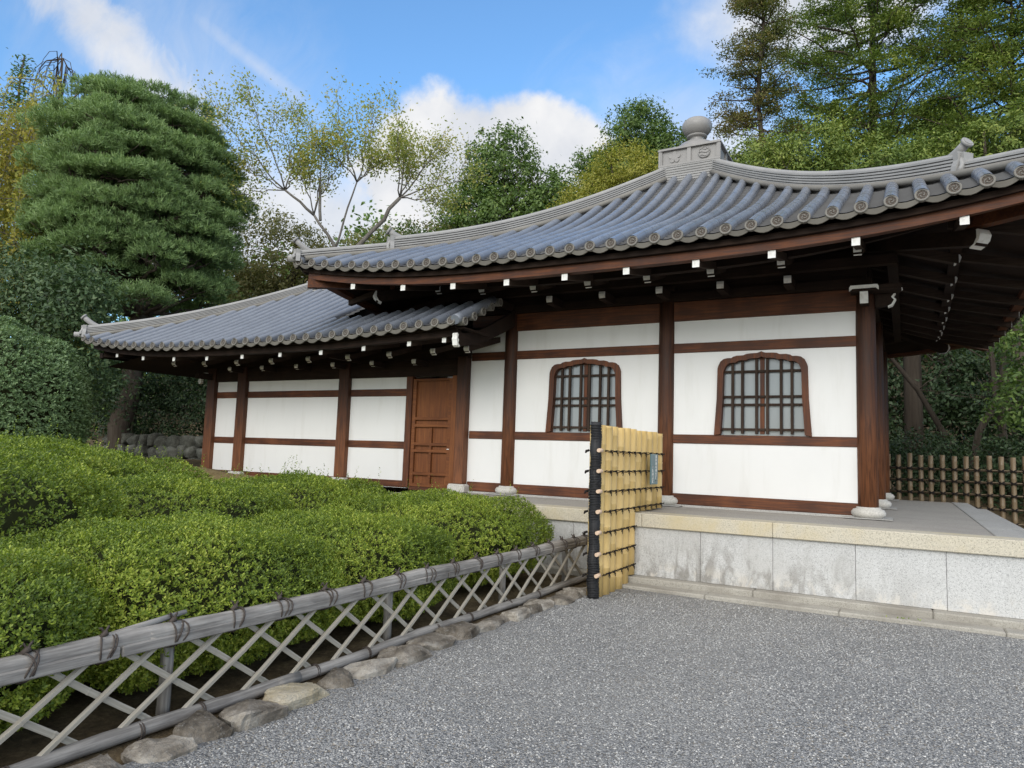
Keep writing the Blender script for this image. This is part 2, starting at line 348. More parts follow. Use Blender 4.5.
# ------------------------------------------------------------------ mesh building
class MB:
    """collects shapes in world (or a thing's own) coordinates; build() links them as ONE mesh object"""
    def __init__(s): s.v = []; s.f = []; s.sm = []
    def add(s, vs, fs, smooth=False):
        k = len(s.v); s.v.extend(vs); s.f.extend([tuple(i+k for i in f) for f in fs]); s.sm.extend([smooth]*len(fs)); return s
    def box(s, x0, x1, y0, y1, z0, z1, bev=0.0):
        if bev <= 0:
            vs = [(x, y, z) for z in (z0, z1) for y in (y0, y1) for x in (x0, x1)]
            return s.add(vs, [(0, 2, 3, 1), (4, 5, 7, 6), (0, 1, 5, 4), (2, 6, 7, 3), (0, 4, 6, 2), (1, 3, 7, 5)])
        b = bev
        vs = []; 
        for z, i in ((z0, b), (z0+b, 0), (z1-b, 0), (z1, b)):
            vs += [(x0+i+(b if i == 0 else 0), y0+i, z), (x1-i-(b if i == 0 else 0), y0+i, z), (x1-i, y0+i+(b if i == 0 else 0), z), (x1-i, y1-i-(b if i == 0 else 0), z),
                   (x1-i-(b if i == 0 else 0), y1-i, z), (x0+i+(b if i == 0 else 0), y1-i, z), (x0+i, y1-i-(b if i == 0 else 0), z), (x0+i, y0+i+(b if i == 0 else 0), z)]
        fs = [tuple(range(7, -1, -1)), tuple(range(24, 32))]
        for k in range(3):
            for j in range(8): fs.append((k*8+j, k*8+(j+1) % 8, k*8+8+(j+1) % 8, k*8+8+j))
        return s.add(vs, fs)
    def hexa(s, P):      # eight corners: bottom ring 0-3 counter-clockwise, top ring 4-7
        return s.add(P, [(3, 2, 1, 0), (4, 5, 6, 7), (0, 1, 5, 4), (1, 2, 6, 5), (2, 3, 7, 6), (3, 0, 4, 7)])
    def tube(s, path, rad, n=8, cap=True, smooth=True):
        P = [Vector(p) for p in path]
        if not hasattr(rad, '__len__'): rad = [rad]*len(P)
        vs = []; up = None
        for i, p in enumerate(P):
            t = (P[min(i+1, len(P)-1)]-P[max(i-1, 0)])
            if t.length < 1e-9: t = Vector((0, 0, 1))
            t.normalize()
            if up is None: up = t.orthogonal().normalized()
            a = (up - t*up.dot(t))
            if a.length < 1e-6: a = t.orthogonal()
            a.normalize(); up = a; b = t.cross(a)
            for k in range(n):
                q = 2*math.pi*k/n; vs.append(tuple(p+(a*math.cos(q)+b*math.sin(q))*rad[i]))
        fs = [(i*n+k, i*n+(k+1) % n, (i+1)*n+(k+1) % n, (i+1)*n+k) for i in range(len(P)-1) for k in range(n)]
        s.add(vs, fs, smooth)
        if cap:
            k = len(s.v)-len(vs)
            s.f += [tuple(k+i for i in range(n-1, -1, -1)), tuple(k+(len(P)-1)*n+i for i in range(n))]; s.sm += [False, False]
        return s
    def lathe(s, prof, c=(0, 0, 0), n=20, smooth=True):
        vs = [(c[0]+r*math.cos(2*math.pi*k/n), c[1]+r*math.sin(2*math.pi*k/n), c[2]+z) for r, z in prof for k in range(n)]
        fs = [(i*n+k, i*n+(k+1) % n, (i+1)*n+(k+1) % n, (i+1)*n+k) for i in range(len(prof)-1) for k in range(n)]
        s.add(vs, fs, smooth)
        k = len(s.v)-len(vs); m = (len(prof)-1)*n
        s.f += [tuple(k+i for i in range(n-1, -1, -1)), tuple(k+m+i for i in range(n))]; s.sm += [False, False]
        return s
    def prism(s, poly, place, t0, t1):   # poly of 2-d points; place(u, v, t) -> xyz
        n = len(poly); vs = [place(u, v, t0) for u, v in poly]+[place(u, v, t1) for u, v in poly]
        fs = [tuple(range(n-1, -1, -1)), tuple(range(n, 2*n))]+[(i, (i+1) % n, n+(i+1) % n, n+i) for i in range(n)]
        return s.add(vs, fs)
    def grid(s, rows, smooth=True, close=False):
        nr, nc = len(rows), len(rows[0]); vs = [tuple(p) for r in rows for p in r]
        fs = [(i*nc+j, i*nc+(j+1) % nc, (i+1)*nc+(j+1) % nc, (i+1)*nc+j) for i in range(nr-1) for j in range(nc if close else nc-1)]
        return s.add(vs, fs, smooth)
    def loft(s, rings, smooth=False, cap=True):   # closed rings
        s.grid(rings, smooth, True)
        if cap:
            n = len(rings[0]); k = len(s.v)-n*len(rings)
            s.f += [tuple(k+i for i in range(n-1, -1, -1)), tuple(k+n*(len(rings)-1)+i for i in range(n))]; s.sm += [False, False]
        return s
    def build(s, name, mat, parent=None, mats=None):
        off = getattr(parent, 'wloc', (0, 0, 0)) if parent is not None else (0, 0, 0)
        me = bpy.data.meshes.new(name)
        me.from_pydata([(x-off[0], y-off[1], z-off[2]) for x, y, z in s.v], [], s.f)
        me.polygons.foreach_set('use_smooth', s.sm); me.update()
        me.materials.append(mat)
        return link(name, me, parent)

class Node:      # a linked object plus the world position of its origin
    def __init__(s, o, wloc): s.o = o; s.wloc = wloc
def link(name, me, parent=None):
    o = bpy.data.objects.new(name, me); COL.objects.link(o)
    if parent is not None: o.parent = parent.o
    return Node(o, getattr(parent, 'wloc', (0, 0, 0)))
def tag(n, label=None, cat=None, group=None, kind=None):
    o = n.o if isinstance(n, Node) else n
    if label: o['label'] = label
    if cat: o['category'] = cat
    if group: o['group'] = group
    if kind: o['kind'] = kind
    return n
def thing(name, label, cat, loc, group=None, rotz=0):
    o = bpy.data.objects.new(name, None); COL.objects.link(o); o.location = loc; o.rotation_euler = (0, 0, rotz)
    o.empty_display_size = .2
    n = Node(o, tuple(loc)); tag(n, label, cat, group); return n
def own(n):      # the same thing, for parts given in its own coordinates
    return Node(n.o, (0, 0, 0))
def copy_part(n, parent, loc=None, rotz=None, rot=None):
    c = n.o.copy(); COL.objects.link(c); c.parent = parent.o
    if loc is not None: c.location = loc
    if rotz is not None: c.rotation_euler = (0, 0, rotz)
    if rot is not None: c.rotation_euler = rot
    return Node(c, (0, 0, 0))
def np_mesh(name, V, F, mat, parent=None, smooth=False):
    """fast quad mesh from arrays"""
    me = bpy.data.meshes.new(name); nv, nf = len(V), len(F)
    me.vertices.add(nv); me.vertices.foreach_set('co', np.ascontiguousarray(V, dtype=np.float32).ravel())
    me.loops.add(nf*4); me.loops.foreach_set('vertex_index', np.ascontiguousarray(F, dtype=np.int32).ravel())
    me.polygons.add(nf); me.polygons.foreach_set('loop_start', np.arange(0, nf*4, 4, dtype=np.int32))
    me.polygons.foreach_set('use_smooth', np.full(nf, smooth)); me.update(calc_edges=True)
    me.materials.append(mat); return link(name, me, parent)
# ------------------------------------------------------------------ tiled roofs
def poly_fit(pts, deg):
    a = np.polyfit([p[0] for p in pts], [p[1] for p in pts], deg); return lambda x: float(np.polyval(a, x))

def tile_row(mb, path, side, rad=.070, tl=.34, nseg=7):
    """half-round cover tiles laid one over the next along a path running DOWN the slope; side = horizontal unit vector"""
    P = [Vector(p) for p in path]; sd_ = Vector(side)
    L = [0.0]
    for a, b in zip(P, P[1:]): L.append(L[-1]+(b-a).length)
    def at(s):
        s = max(0, min(L[-1], s)); i = 0
        while i < len(L)-2 and L[i+1] < s: i += 1
        t = (s-L[i])/max(1e-9, L[i+1]-L[i]); return P[i].lerp(P[i+1], t), (P[i+1]-P[i]).normalized()
    n = max(1, round(L[-1]/tl)); step = L[-1]/n
    for k in range(n):
        rings = []
        for s, r in ((k*step, rad*.985), ((k+1)*step, rad)):
            p, t = at(s); nn = t.cross(sd_).normalized()
            if nn.z < 0: nn = -nn
            rings.append([tuple(p + (sd_*math.cos(q)*r + nn*math.sin(q)*r)) for q in [math.pi*(-.12+1.24*j/nseg) for j in range(nseg+1)]])
        mb.grid(rings, True)

def pan_strip(mb, pos, w0, w1, d0, d1, course=.135, n=5, sag=.026, lip=.019):
    """concave pan tiles between two rows, in overlapping courses; pos(w, d) -> xyz; d grows down the slope"""
    m = max(1, round((d1-d0)/course)); rows = []
    for j in range(m+1):
        d = d0+(d1-d0)*j/m
        for h in ((lip, 0) if 0 < j < m else ((0,) if j == 0 else (lip,))):
            r = []
            for i in range(n):
                u = i/(n-1); x, y, z = pos(w0+(w1-w0)*u, d); r.append((x, y, z+h-sag*math.sin(math.pi*u)))
            rows.append(r)
    mb.grid(rows, False)

def disc_tile():
    """round eave-end tile: rim, sunk field and three commas, facing -Y, centre at the origin"""
    mb = MB(); n = 18
    def ring(r, y): return [(r*math.cos(2*math.pi*k/n), y, r*math.sin(2*math.pi*k/n)) for k in range(n)]
    mb.grid([ring(.067, .03), ring(.067, -.012), ring(.060, -.016), ring(.049, -.014), ring(.047, -.004)], False, True)
    me1 = mb
    inner = MB()
    inner.grid([ring(.0475, -.0045), ring(.001, -.0045)], False, True)
    com = MB()
    for q in range(3):
        pts = []; rr = []
        for j in range(6):
            a = 2*math.pi*q/3 + j*.42; r = .013+.0042*j
            pts.append((r*math.cos(a), -.006, r*math.sin(a))); rr.append(.0095-.0014*j)
        com.tube(pts, rr, 5)
    for j in range(9):
        a = 2*math.pi*j/9; com.box(.041*math.cos(a)-.0028, .041*math.cos(a)+.0028, -.009, -.004, .041*math.sin(a)-.0028, .041*math.sin(a)+.0028)
    return me1, inner, com

def eave_lip(mb, pos, w0, w1, d, drop=.062, n=7, thick=.02, out=.015):
    """hanging front edge of the pan tiles between two discs"""
    top = []; bot = []
    for i in range(n):
        u = i/(n-1); x, y, z = pos(w0+(w1-w0)*u, d+out); s = -.026*math.sin(math.pi*u)
        top.append((x, y, z+s+.012)); bot.append((x, y, z+s+.012-drop*(.55+.45*math.sin(math.pi*u))))
    xb = [pos(w0+(w1-w0)*i/(n-1), d+out-thick) for i in range(n)]
    tb = [(a[0], a[1], t[2]) for a, t in zip(xb, top)]; bb = [(a[0], a[1], t[2]) for a, t in zip(xb, bot)]
    mb.grid([tb, top, bot, bb], False)

def ridge_stack(mb, path, width, height, layers, caprad, nwrap=1):
    """courses of flat ridge tiles under a round cap, swept along a path of points on the roof"""
    P = [Vector(p) for p in path]; rings = []
    prof = []; lh = (height-caprad*.9)/layers
    for k in range(layers):
        z0, z1 = k*lh, (k+1)*lh; wv = width*.5
        prof += [(wv-.032, z0-(.06 if k == 0 else 0)), (wv-.032, z0+lh*.40), (wv, z0+lh*.40), (wv, z1)]
    zc = height-caprad*.9
    for j in range(7):
        a = math.pi*(.0+.5*j/6); prof.append((caprad*math.cos(a), zc+caprad*.9*math.sin(a)))
    full = prof+[(-x, z) for x, z in reversed(prof[:-1])]
    for i, p in enumerate(P):
        t = (P[min(i+1, len(P)-1)]-P[max(i-1, 0)]); t.z = 0; t.normalize(); s = Vector((t.y, -t.x, 0))
        rings.append([(p.x+s.x*x, p.y+s.y*x, p.z+z) for x, z in full])
    mb.loft(rings, False, True)

def ridge_horn(parent, base, dirxy, h, up, rad, name='ridge_end'):
    """demon-tile block and the upturned round cap tile that ends a ridge"""
    b = Vector(base); t = Vector((dirxy[0], dirxy[1], 0)).normalized(); s = Vector((t.y, -t.x, 0))
    mb = MB()
    # block: stepped shield seen from the front
    poly = [(-.15, -.02), (.15, -.02), (.135, h*.35), (.10, h*.62), (.11, h*.95), (-.11, h*.95), (-.10, h*.62), (-.135, h*.35)]
    mb.prism(poly, lambda u, v, q: tuple(b+s*u+Vector((0, 0, v))+t*q), -.02, .045)
    mb.prism([(x*.62, .05+z*.75) for x, z in poly], lambda u, v, q: tuple(b+s*u+Vector((0, 0, v))+t*q), .046, .085)
    for x in (-.11, .11):
        pts = [tuple(b+s*(x*(1-.55*j/5))+Vector((0, 0, .03+h*.12*j))+t*(.06+.02*math.sin(j))) for j in range(6)]
        mb.tube(pts, [.035, .032, .028, .026, .03, .02], 6)
    o = mb.build(name, M['ridge'], parent)
    cp = MB()
    pts = [tuple(b+t*(-.50+.062*j)+Vector((0, 0, h-.070+(up+.05)*(j/9.0)**2.4))) for j in range(10)]
    cp.tube(pts, [rad*(1-.02*j) for j in range(10)], 12)
    e = Vector(pts[-1]); d = (e-Vector(pts[-2])).normalized()
    cp.tube([tuple(e), tuple(e+d*.03)], [rad*1.1]*2, 14); cp.tube([tuple(e+d*.03), tuple(e+d*.036)], [rad*.8]*2, 12)
    cp.build('cap_tile', M['ridge'], parent)
    return o
# ------------------------------------------------------------------ the hall
CX, CY, PZ = -3.35, 12.95, 0.82
HALF, EH = 2.95, 5.02
hall = thing('temple_hall', 'square white walled temple hall with a pyramid tile roof and jewel finial', 'temple hall', (CX, CY, PZ))
H = own(hall)
Pfit = poly_fit([(5.02, 2.555), (4.5, 2.79), (4, 3.02), (3.5, 3.235), (3, 3.465), (2.5, 3.73), (2, 4.03), (1.5, 4.36), (1, 4.71), (.5, 5.09)], 4)
def lift(w): return .33*min(1.0, abs(w)/EH)**3
def RZ(d, w): return Pfit(d)+.64+lift(w)
def front(w, d): return (w, -d, RZ(d, w))
SP = .272; NR = 18
# tiles of one slope, then turned for the other three
rows = MB(); pans = MB(); lips = MB()
for k in range(-NR, NR+1):
    wv = k*SP; d0 = max(abs(wv)+.02, .52)
    if EH-d0 < .1: continue
    n = max(2, int((EH-d0)/.12))
    tile_row(rows, [(wv, -(d0+(EH-d0)*j/n), RZ(d0+(EH-d0)*j/n, wv)+.022) for j in range(n+1)], (1, 0, 0))
for k in range(-NR-1, NR+1):
    w0, w1 = k*SP, (k+1)*SP; d0 = max(max(abs(w0), abs(w1))-.06, .50)
    if abs(w0) > EH or abs(w1) > EH:
        w0, w1 = max(-EH, w0), min(EH, w1); d0 = EH-.2
    if d0 < EH-.06: pan_strip(pans, front, w0, w1, d0, EH)
    eave_lip(lips, front, w0, w1, EH)
under = MB()
for d0, d1, off in ((.45, EH-.02, -.055),):
    rr = []
    for i in range(13):
        d = d0+(d1-d0)*i/12; rr.append([(w_, -d, RZ(d, w_)+off) for w_ in [d*(-1+j/10) for j in range(21)]])
    under.grid(rr, True)
slope = under.build('roof_slope', M['dark_x'], H)
pan = pans.build('pan_tiles', M['pan'], H); pan.o.parent = slope.o
rw = rows.build('cover_tile_rows', M['tile'], H); rw.o.parent = slope.o
lp = lips.build('eave_pan_lip', M['eavelip'], H); lp.o.parent = slope.o
slopes = [slope]
for q in (1, 2, 3):
    s2 = copy_part(slope, H, rotz=q*math.pi/2); slopes.append(s2)
    for ch in (pan, rw, lp): copy_part(ch, s2)
# eave discs
rim, inn, com = disc_tile()
d_rim = bpy.data.meshes.new('eave_end_tile')
rim_n = rim.build('eave_end_tile', M['disc']); inn_n = inn.build('sunk_field', M['discdark']); com_n = com.build('comma_crest', M['disc'])
def join_meshes(name, parts):
    me = bpy.data.meshes.new(name); V = []; F = []; mi = []; mats = []; sm = []
    for nd, mat in parts:
        k = len(V); V += [tuple(v.co) for v in nd.o.data.vertices]
        if mat not in mats: mats.append(mat)
        for p in nd.o.data.polygons: F.append(tuple(i+k for i in p.vertices)); mi.append(mats.index(mat)); sm.append(p.use_smooth)
    me.from_pydata(V, [], F); me.polygons.foreach_set('material_index', mi); me.polygons.foreach_set('use_smooth', sm)
    for m_ in mats: me.materials.append(m_)
    me.update()
    for nd, _ in parts: bpy.data.objects.remove(nd.o, do_unlink=True)
    return me
DISC = join_meshes('eave_end_tile', [(rim_n, M['disc']), (inn_n, M['discdark']), (com_n, M['disc'])])
def put_disc(parent, loc, rotz, tilt, spin, s=1.0):
    o = bpy.data.objects.new('eave_end_tile', DISC); COL.objects.link(o); o.parent = parent.o
    o.matrix_local = Matrix.Translation(loc) @ Matrix.Rotation(rotz, 4, 'Z') @ Matrix.Rotation(tilt, 4, 'X') @ Matrix.Rotation(spin, 4, 'Y') @ Matrix.Diagonal((s, s, s, 1))
    return o
for q in (0, 1):
    for k in range(-NR, NR+1):
        wv = k*SP; put_disc(slopes[q], (wv, -(EH+.012), RZ(EH, wv)+.020), 0, R(-8), rnd.uniform(0, 2))
# hip ridges
hips = []
def hip_path(d0, d1, n, zo=0.0): return [(d*1.0, -d*1.0, RZ(d, d)+zo) for d in [d0+(d1-d0)*i/n for i in range(n+1)]]
up_ = MB(); ridge_stack(up_, hip_path(.45, 3.94, 24, .0), .20, .285, 6, .062)
hr = up_.build('hip_ridge', M['ridge'], H)
lo_ = MB(); ridge_stack(lo_, hip_path(3.9, 4.96, 8, .0), .17, .19, 4, .055)
lo = lo_.build('lower_hip_ridge', M['ridge'], H); lo.o.parent = hr.o
sk = MB()
[sk.tube([(x+s_*.085, y+s_*.085, z+.018) for x, y, z in hip_path(.50, 4.9, 30)], .042, 8) for s_ in (-1, 1)]   # round bedding course the ridge sits on
skn = sk.build('bedding_course', M['disc'], H); skn.o.parent = hr.o
q_ = math.sqrt(.5)
e1 = ridge_horn(Node(hr.o, (0, 0, 0)), (3.95, -3.95, RZ(3.95, 3.95)), (1, -1), .285, .10, .062)
e2 = ridge_horn(Node(hr.o, (0, 0, 0)), (4.97, -4.97, RZ(4.97, 4.97)), (1, -1), .19, .17, .052)
cr = MB(); cr.tube([(4.80, -4.80, RZ(4.8, 4.8)+.02), (5.09, -5.09, RZ(5.02, 5.02)+.05)], [.052, .052], 12)
crn = cr.build('corner_tile', M['ridge'], H); crn.o.parent = hr.o
def tree_copy(n, parent, rotz=None):
    c = copy_part(n, parent, rotz=rotz)
    for ch in list(n.o.children):
        d = copy_part(Node(ch, (0, 0, 0)), c)
        for g in list(ch.children): copy_part(Node(g, (0, 0, 0)), d)
    return c
for q in (1, 2, 3): tree_copy(hr, H, q*math.pi/2)
# finial: stacked courses, box with crests, bell, neck, jewel
zt = Pfit(.55)+.64
fin = MB(); b = .56
zb = zt-.02
for k in range(7):
    z0 = zb+k*.046; fin.box(-b+.012, b-.012, -b+.012, b-.012, z0, z0+.019); fin.box(-b, b, -b, b, z0+.019, z0+.046)
ztop = zb+7*.046
fb = fin.build('finial_base', M['ridge'], H)
bx = MB(); bz = ztop
bx.box(-.565, .565, -.565, .565, bz, bz+.035); bx.box(-.52, .52, -.52, .52, bz+.035, bz+.30); bx.box(-.575, .575, -.575, .575, bz+.30, bz+.325); bx.box(-.56, .56, -.56, .56, bz+.325, bz+.345)
for sgn in range(4):
    c, s_ = [(1, 0), (0, 1), (-1, 0), (0, -1)][sgn]
    def rot(x, y): return (c*x-s_*y, s_*x+c*y)
    for u in (-.53, 0, .53):
        x0, x1, y0, y1 = u-.035, u+.035, -.556, -.521
        a = [rot(x0, y0), rot(x1, y0), rot(x1, y1), rot(x0, y1)]
        bx.hexa([(p[0], p[1], bz+.036) for p in a]+[(p[0], p[1], bz+.299) for p in a])
boxn = bx.build('finial_box', M['finial'], H)
cre = MB()
def disc_y(mb, x, z, r, y0, y1, n=20): mb.prism([(r*math.cos(2*math.pi*k/n), r*math.sin(2*math.pi*k/n)) for k in range(n)], lambda u, v, t: (x+u, t, z+v), y0, y1)
zc = bz+.168
cr1 = MB(); disc_y(cr1, .27, zc, .112, -.541, -.519)
for j in range(3):
    zz = zc+.06-.06*j
    cr1.tube([(.27+.085*(u-.5)*2*math.sqrt(max(.1, 1-((zz-zc)/.11)**2)), -.543, zz+.012*math.sin(u*7)) for u in [i/8 for i in range(9)]], .013, 6)
cr1.tube([(.27+.098*math.cos(2*math.pi*k/20), -.543, zc+.098*math.sin(2*math.pi*k/20)) for k in range(21)], .011, 6)
c1n = cr1.build('round_crest', M['finial'], H); c1n.o.parent = boxn.o
cr2 = MB(); disc_y(cr2, -.27, zc, .055, -.54, -.519, 14)
for j in range(5):
    a = math.pi/2+2*math.pi*j/5; disc_y(cr2, -.27+.072*math.cos(a), zc+.072*math.sin(a), .042, -.535-.001*j, -.519, 10)
c2n = cr2.build('flower_crest', M['finial'], H); c2n.o.parent = boxn.o
zb2 = bz+.345
bell = MB(); bell.lathe([(.46, zb2), (.46, zb2+.02), (.44, zb2+.06), (.39, zb2+.13), (.31, zb2+.20), (.22, zb2+.25), (.165, zb2+.27)], n=32).build('finial_bell', M['finial'], H)
zn = zb2+.27
MB().lathe([(.15, zn-.01), (.135, zn+.03), (.13, zn+.06), (.145, zn+.075), (.185, zn+.085), (.19, zn+.10), (.185, zn+.115), (.15, zn+.12)], n=28).build('finial_neck', M['finial'], H)
zj = zn+.11
prof = [(.10, zj), (.17, zj+.02), (.225, zj+.06), (.262, zj+.115), (.278, zj+.175), (.274, zj+.225), (.25, zj+.275), (.205, zj+.315), (.14, zj+.345), (.07, zj+.36), (.02, zj+.378), (.004, zj+.385)]
MB().lathe(prof, n=36).build('finial_jewel', M['finial'], H)

# eaves: one side, turned for the others
def sweep(mb, da, db, za, zb_, wmax_a, n=28, over=0.0):
    """board of rectangular section that runs the length of one eave and rises with it at the corners"""
    rings = []
    for i in range(n+1):
        u = -1+2*i/n
        ring = []
        for d, z in ((da, za), (db, za), (db, zb_), (da, zb_)):
            w_ = u*d; ring.append((w_, -d, z+lift(w_*EH/d)))
        rings.append(ring)
    mb.loft(rings, False, True)
EZ = .64
fas = MB(); sweep(fas, 4.73, 4.855, 2.315+EZ, 2.415+EZ, 0)
fascia = fas.build('eave_fascia', M['wood_x'], H)
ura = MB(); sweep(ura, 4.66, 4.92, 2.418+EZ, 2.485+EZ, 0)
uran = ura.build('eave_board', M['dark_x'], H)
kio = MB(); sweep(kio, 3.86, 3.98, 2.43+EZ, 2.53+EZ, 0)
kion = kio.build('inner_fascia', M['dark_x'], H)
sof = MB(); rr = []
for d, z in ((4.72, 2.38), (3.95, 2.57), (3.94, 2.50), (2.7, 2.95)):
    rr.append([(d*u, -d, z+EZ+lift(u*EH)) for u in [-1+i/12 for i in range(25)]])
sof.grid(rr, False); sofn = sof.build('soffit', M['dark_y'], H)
eave_bits = [fascia, uran, kion, sofn]
def rafter_mesh(d_end, d_in, z_end, z_in, wd, ht, taper):
    mb = MB(); hw = wd/2
    mb.hexa([(-hw, -d_end, z_end-ht/2), (hw, -d_end, z_end-ht/2), (hw, -d_in, z_in-ht/2), (-hw, -d_in, z_in-ht/2),
             (-hw, -d_end, z_end+ht/2), (hw, -d_end, z_end+ht/2), (hw, -d_in, z_in+ht/2), (-hw, -d_in, z_in+ht/2)])
    return mb
fr = rafter_mesh(4.83, 3.80, 2.272+EZ, 2.50+EZ, .085, .09, 0).build('flying_rafter', M['rafter_y'], H)
fc = MB().box(-.041, .041, -4.833, -4.8302, 2.228+EZ, 2.316+EZ).build('white_end', M['white'], H); fc.o.parent = fr.o
br = rafter_mesh(3.95, 2.6, 2.395+EZ, 2.83+EZ, .12, .11, 0).build('base_rafter', M['rafter_y'], H)
bc = MB()
sc = [(0, .055), (.012, .055), (.030, .02), (.020, -.015), (-.01, -.045), (-.045, -.062), (-.05, -.05), (-.02, -.035), (0, -.01)]
bc.prism(sc, lambda u, v, t: (t, -3.95-u, 2.40+EZ+v), -.043, .043)
bcn = bc.build('white_end', M['white'], H); bcn.o.parent = br.o
fw = [-3.95, -3.0, -2.13, -1.275, -.425, .40, 1.25, 2.09, 2.93, 3.9]
bw = [-3.0, -2.2, -1.33, -.48, .37, 1.21, 2.06, 2.9]
def side_pt(q, w_, dz): return (0, 0, dz)
first_f = first_b = True
for q in (0, 1, 3):
    for w_ in fw:
        m4 = Matrix.Rotation(q*math.pi/2, 4, 'Z') @ Matrix.Translation((w_, 0, lift(w_*EH/4.83)))
        n_ = fr if first_f else copy_part(fr, H)
        n_.o.matrix_local = m4
        if not first_f: copy_part(fc, n_)
        first_f = False
    for w_ in bw:
        m4 = Matrix.Rotation(q*math.pi/2, 4, 'Z') @ Matrix.Translation((w_, 0, lift(w_*EH/3.95)*.8))
        n_ = br if first_b else copy_part(br, H)
        n_.o.matrix_local = m4
        if not first_b: copy_part(bcn, n_)
        first_b = False
for q in (1, 2, 3):
    for e in eave_bits: copy_part(e, H, rotz=q*math.pi/2)
# hip rafters on the diagonals
def diag_box(mb, d0, d1, z0, z1, hw, ht):
    s = hw*q_
    pts = []
    for z_ in (-1, 1):
        for d, z, sg in ((d1, z1, 1), (d1, z1, -1), (d0, z0, -1), (d0, z0, 1)):
            pts.append((d+sg*s, -d+sg*s, z+z_*ht/2))
    mb.hexa(pts)
hm = MB(); diag_box(hm, 2.8, 4.10, 2.86+EZ, 2.45+EZ, .075, .17)
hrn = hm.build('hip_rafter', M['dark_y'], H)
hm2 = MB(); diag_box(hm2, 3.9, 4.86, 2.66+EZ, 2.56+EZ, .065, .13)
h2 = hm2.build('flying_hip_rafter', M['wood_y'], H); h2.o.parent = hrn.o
hw_ = MB()
hw_.prism([(0, .09), (.02, .09), (.05, .03), (.03, -.03), (-.03, -.08), (-.08, -.10), (-.085, -.088), (-.035, -.06), (0, 0)],
          lambda u, v, t: (4.10+(u)*q_+t*q_, -4.10-(u)*q_+t*q_, 2.45+EZ+v), -.077, .077)
hwn = hw_.build('white_end', M['white'], H); hwn.o.parent = hrn.o
for q in (1, 3): tree_copy(hrn, H, q*math.pi/2)

# ---- walls. local: front face plane y = -HALF
F_ = -HALF
def zl(z): return z-PZ
wall = MB(); wt = .10
wall.box(-HALF, HALF, F_, F_+wt, zl(.90), zl(3.72))
wall.box(HALF-wt, HALF, F_+wt+.001, HALF-wt-.001, zl(.90), zl(3.72)); wall.box(-HALF, -HALF+wt, F_+wt+.001, HALF-wt-.001, zl(.90), zl(3.72))
wall.box(-HALF, HALF, HALF-wt, HALF, zl(.90), zl(3.72))
# window openings are cut by building the front wall from pieces
KX = [(-4.262, 0.0), (-1.683, 0.0)]     # world x of the window centres
wall = MB()
zb_w, zt_w = zl(1.80), zl(2.976)
xs = [-HALF]; 
for kx, _ in KX: xs += [kx-CX-.66, kx-CX+.66]
xs.append(HALF)
wall.box(-HALF, HALF, F_, F_+wt, zl(.86), zb_w); wall.box(-HALF, HALF, F_, F_+wt, zt_w, zl(3.72))
for i in (0, 2, 4): wall.box(xs[i], xs[i+1], F_, F_+wt, zb_w, zt_w)
wall.box(HALF-wt, HALF, F_+wt+.001, HALF-wt-.001, zl(.86), zl(3.72)); wall.box(-HALF, -HALF+wt, F_+wt+.001, HALF-wt-.001, zl(.86), zl(3.72))
wall.box(-HALF, HALF, HALF-wt, HALF, zl(.86), zl(3.72))
wl = wall.build('plaster_wall', M['plaster'], H)
def katomado(half_b, half_t, zb, zs, zt):
    """right half of a bell-shaped (cusped) window outline, from sill to top centre"""
    pts = [(half_b, zb), (half_b-.018, zb+.25), (half_b-.035, zb+.5), (half_t+.012, zs-.04), (half_t, zs)]
    h = zt-zs
    pts += [(half_t-.025, zs+h*.30), (half_t-.07, zs+h*.50), (half_t-.12, zs+h*.56), (half_t-.175, zs+h*.555),
            (half_t-.20, zs+h*.66), (half_t-.25, zs+h*.73), (half_t-.31, zs+h*.73), (half_t-.335, zs+h*.735),
            (half_t-.37, zs+h*.83), (half_t-.43, zs+h*.87), (.055, zs+h*.88), (.03, zs+h*.92), (0, zt)]
    return pts
def mirror(p): return p+[(-x, z) for x, z in reversed(p[:-1])] if abs(p[-1][0]) < 1e-6 else p+[(-x, z) for x, z in reversed(p)]
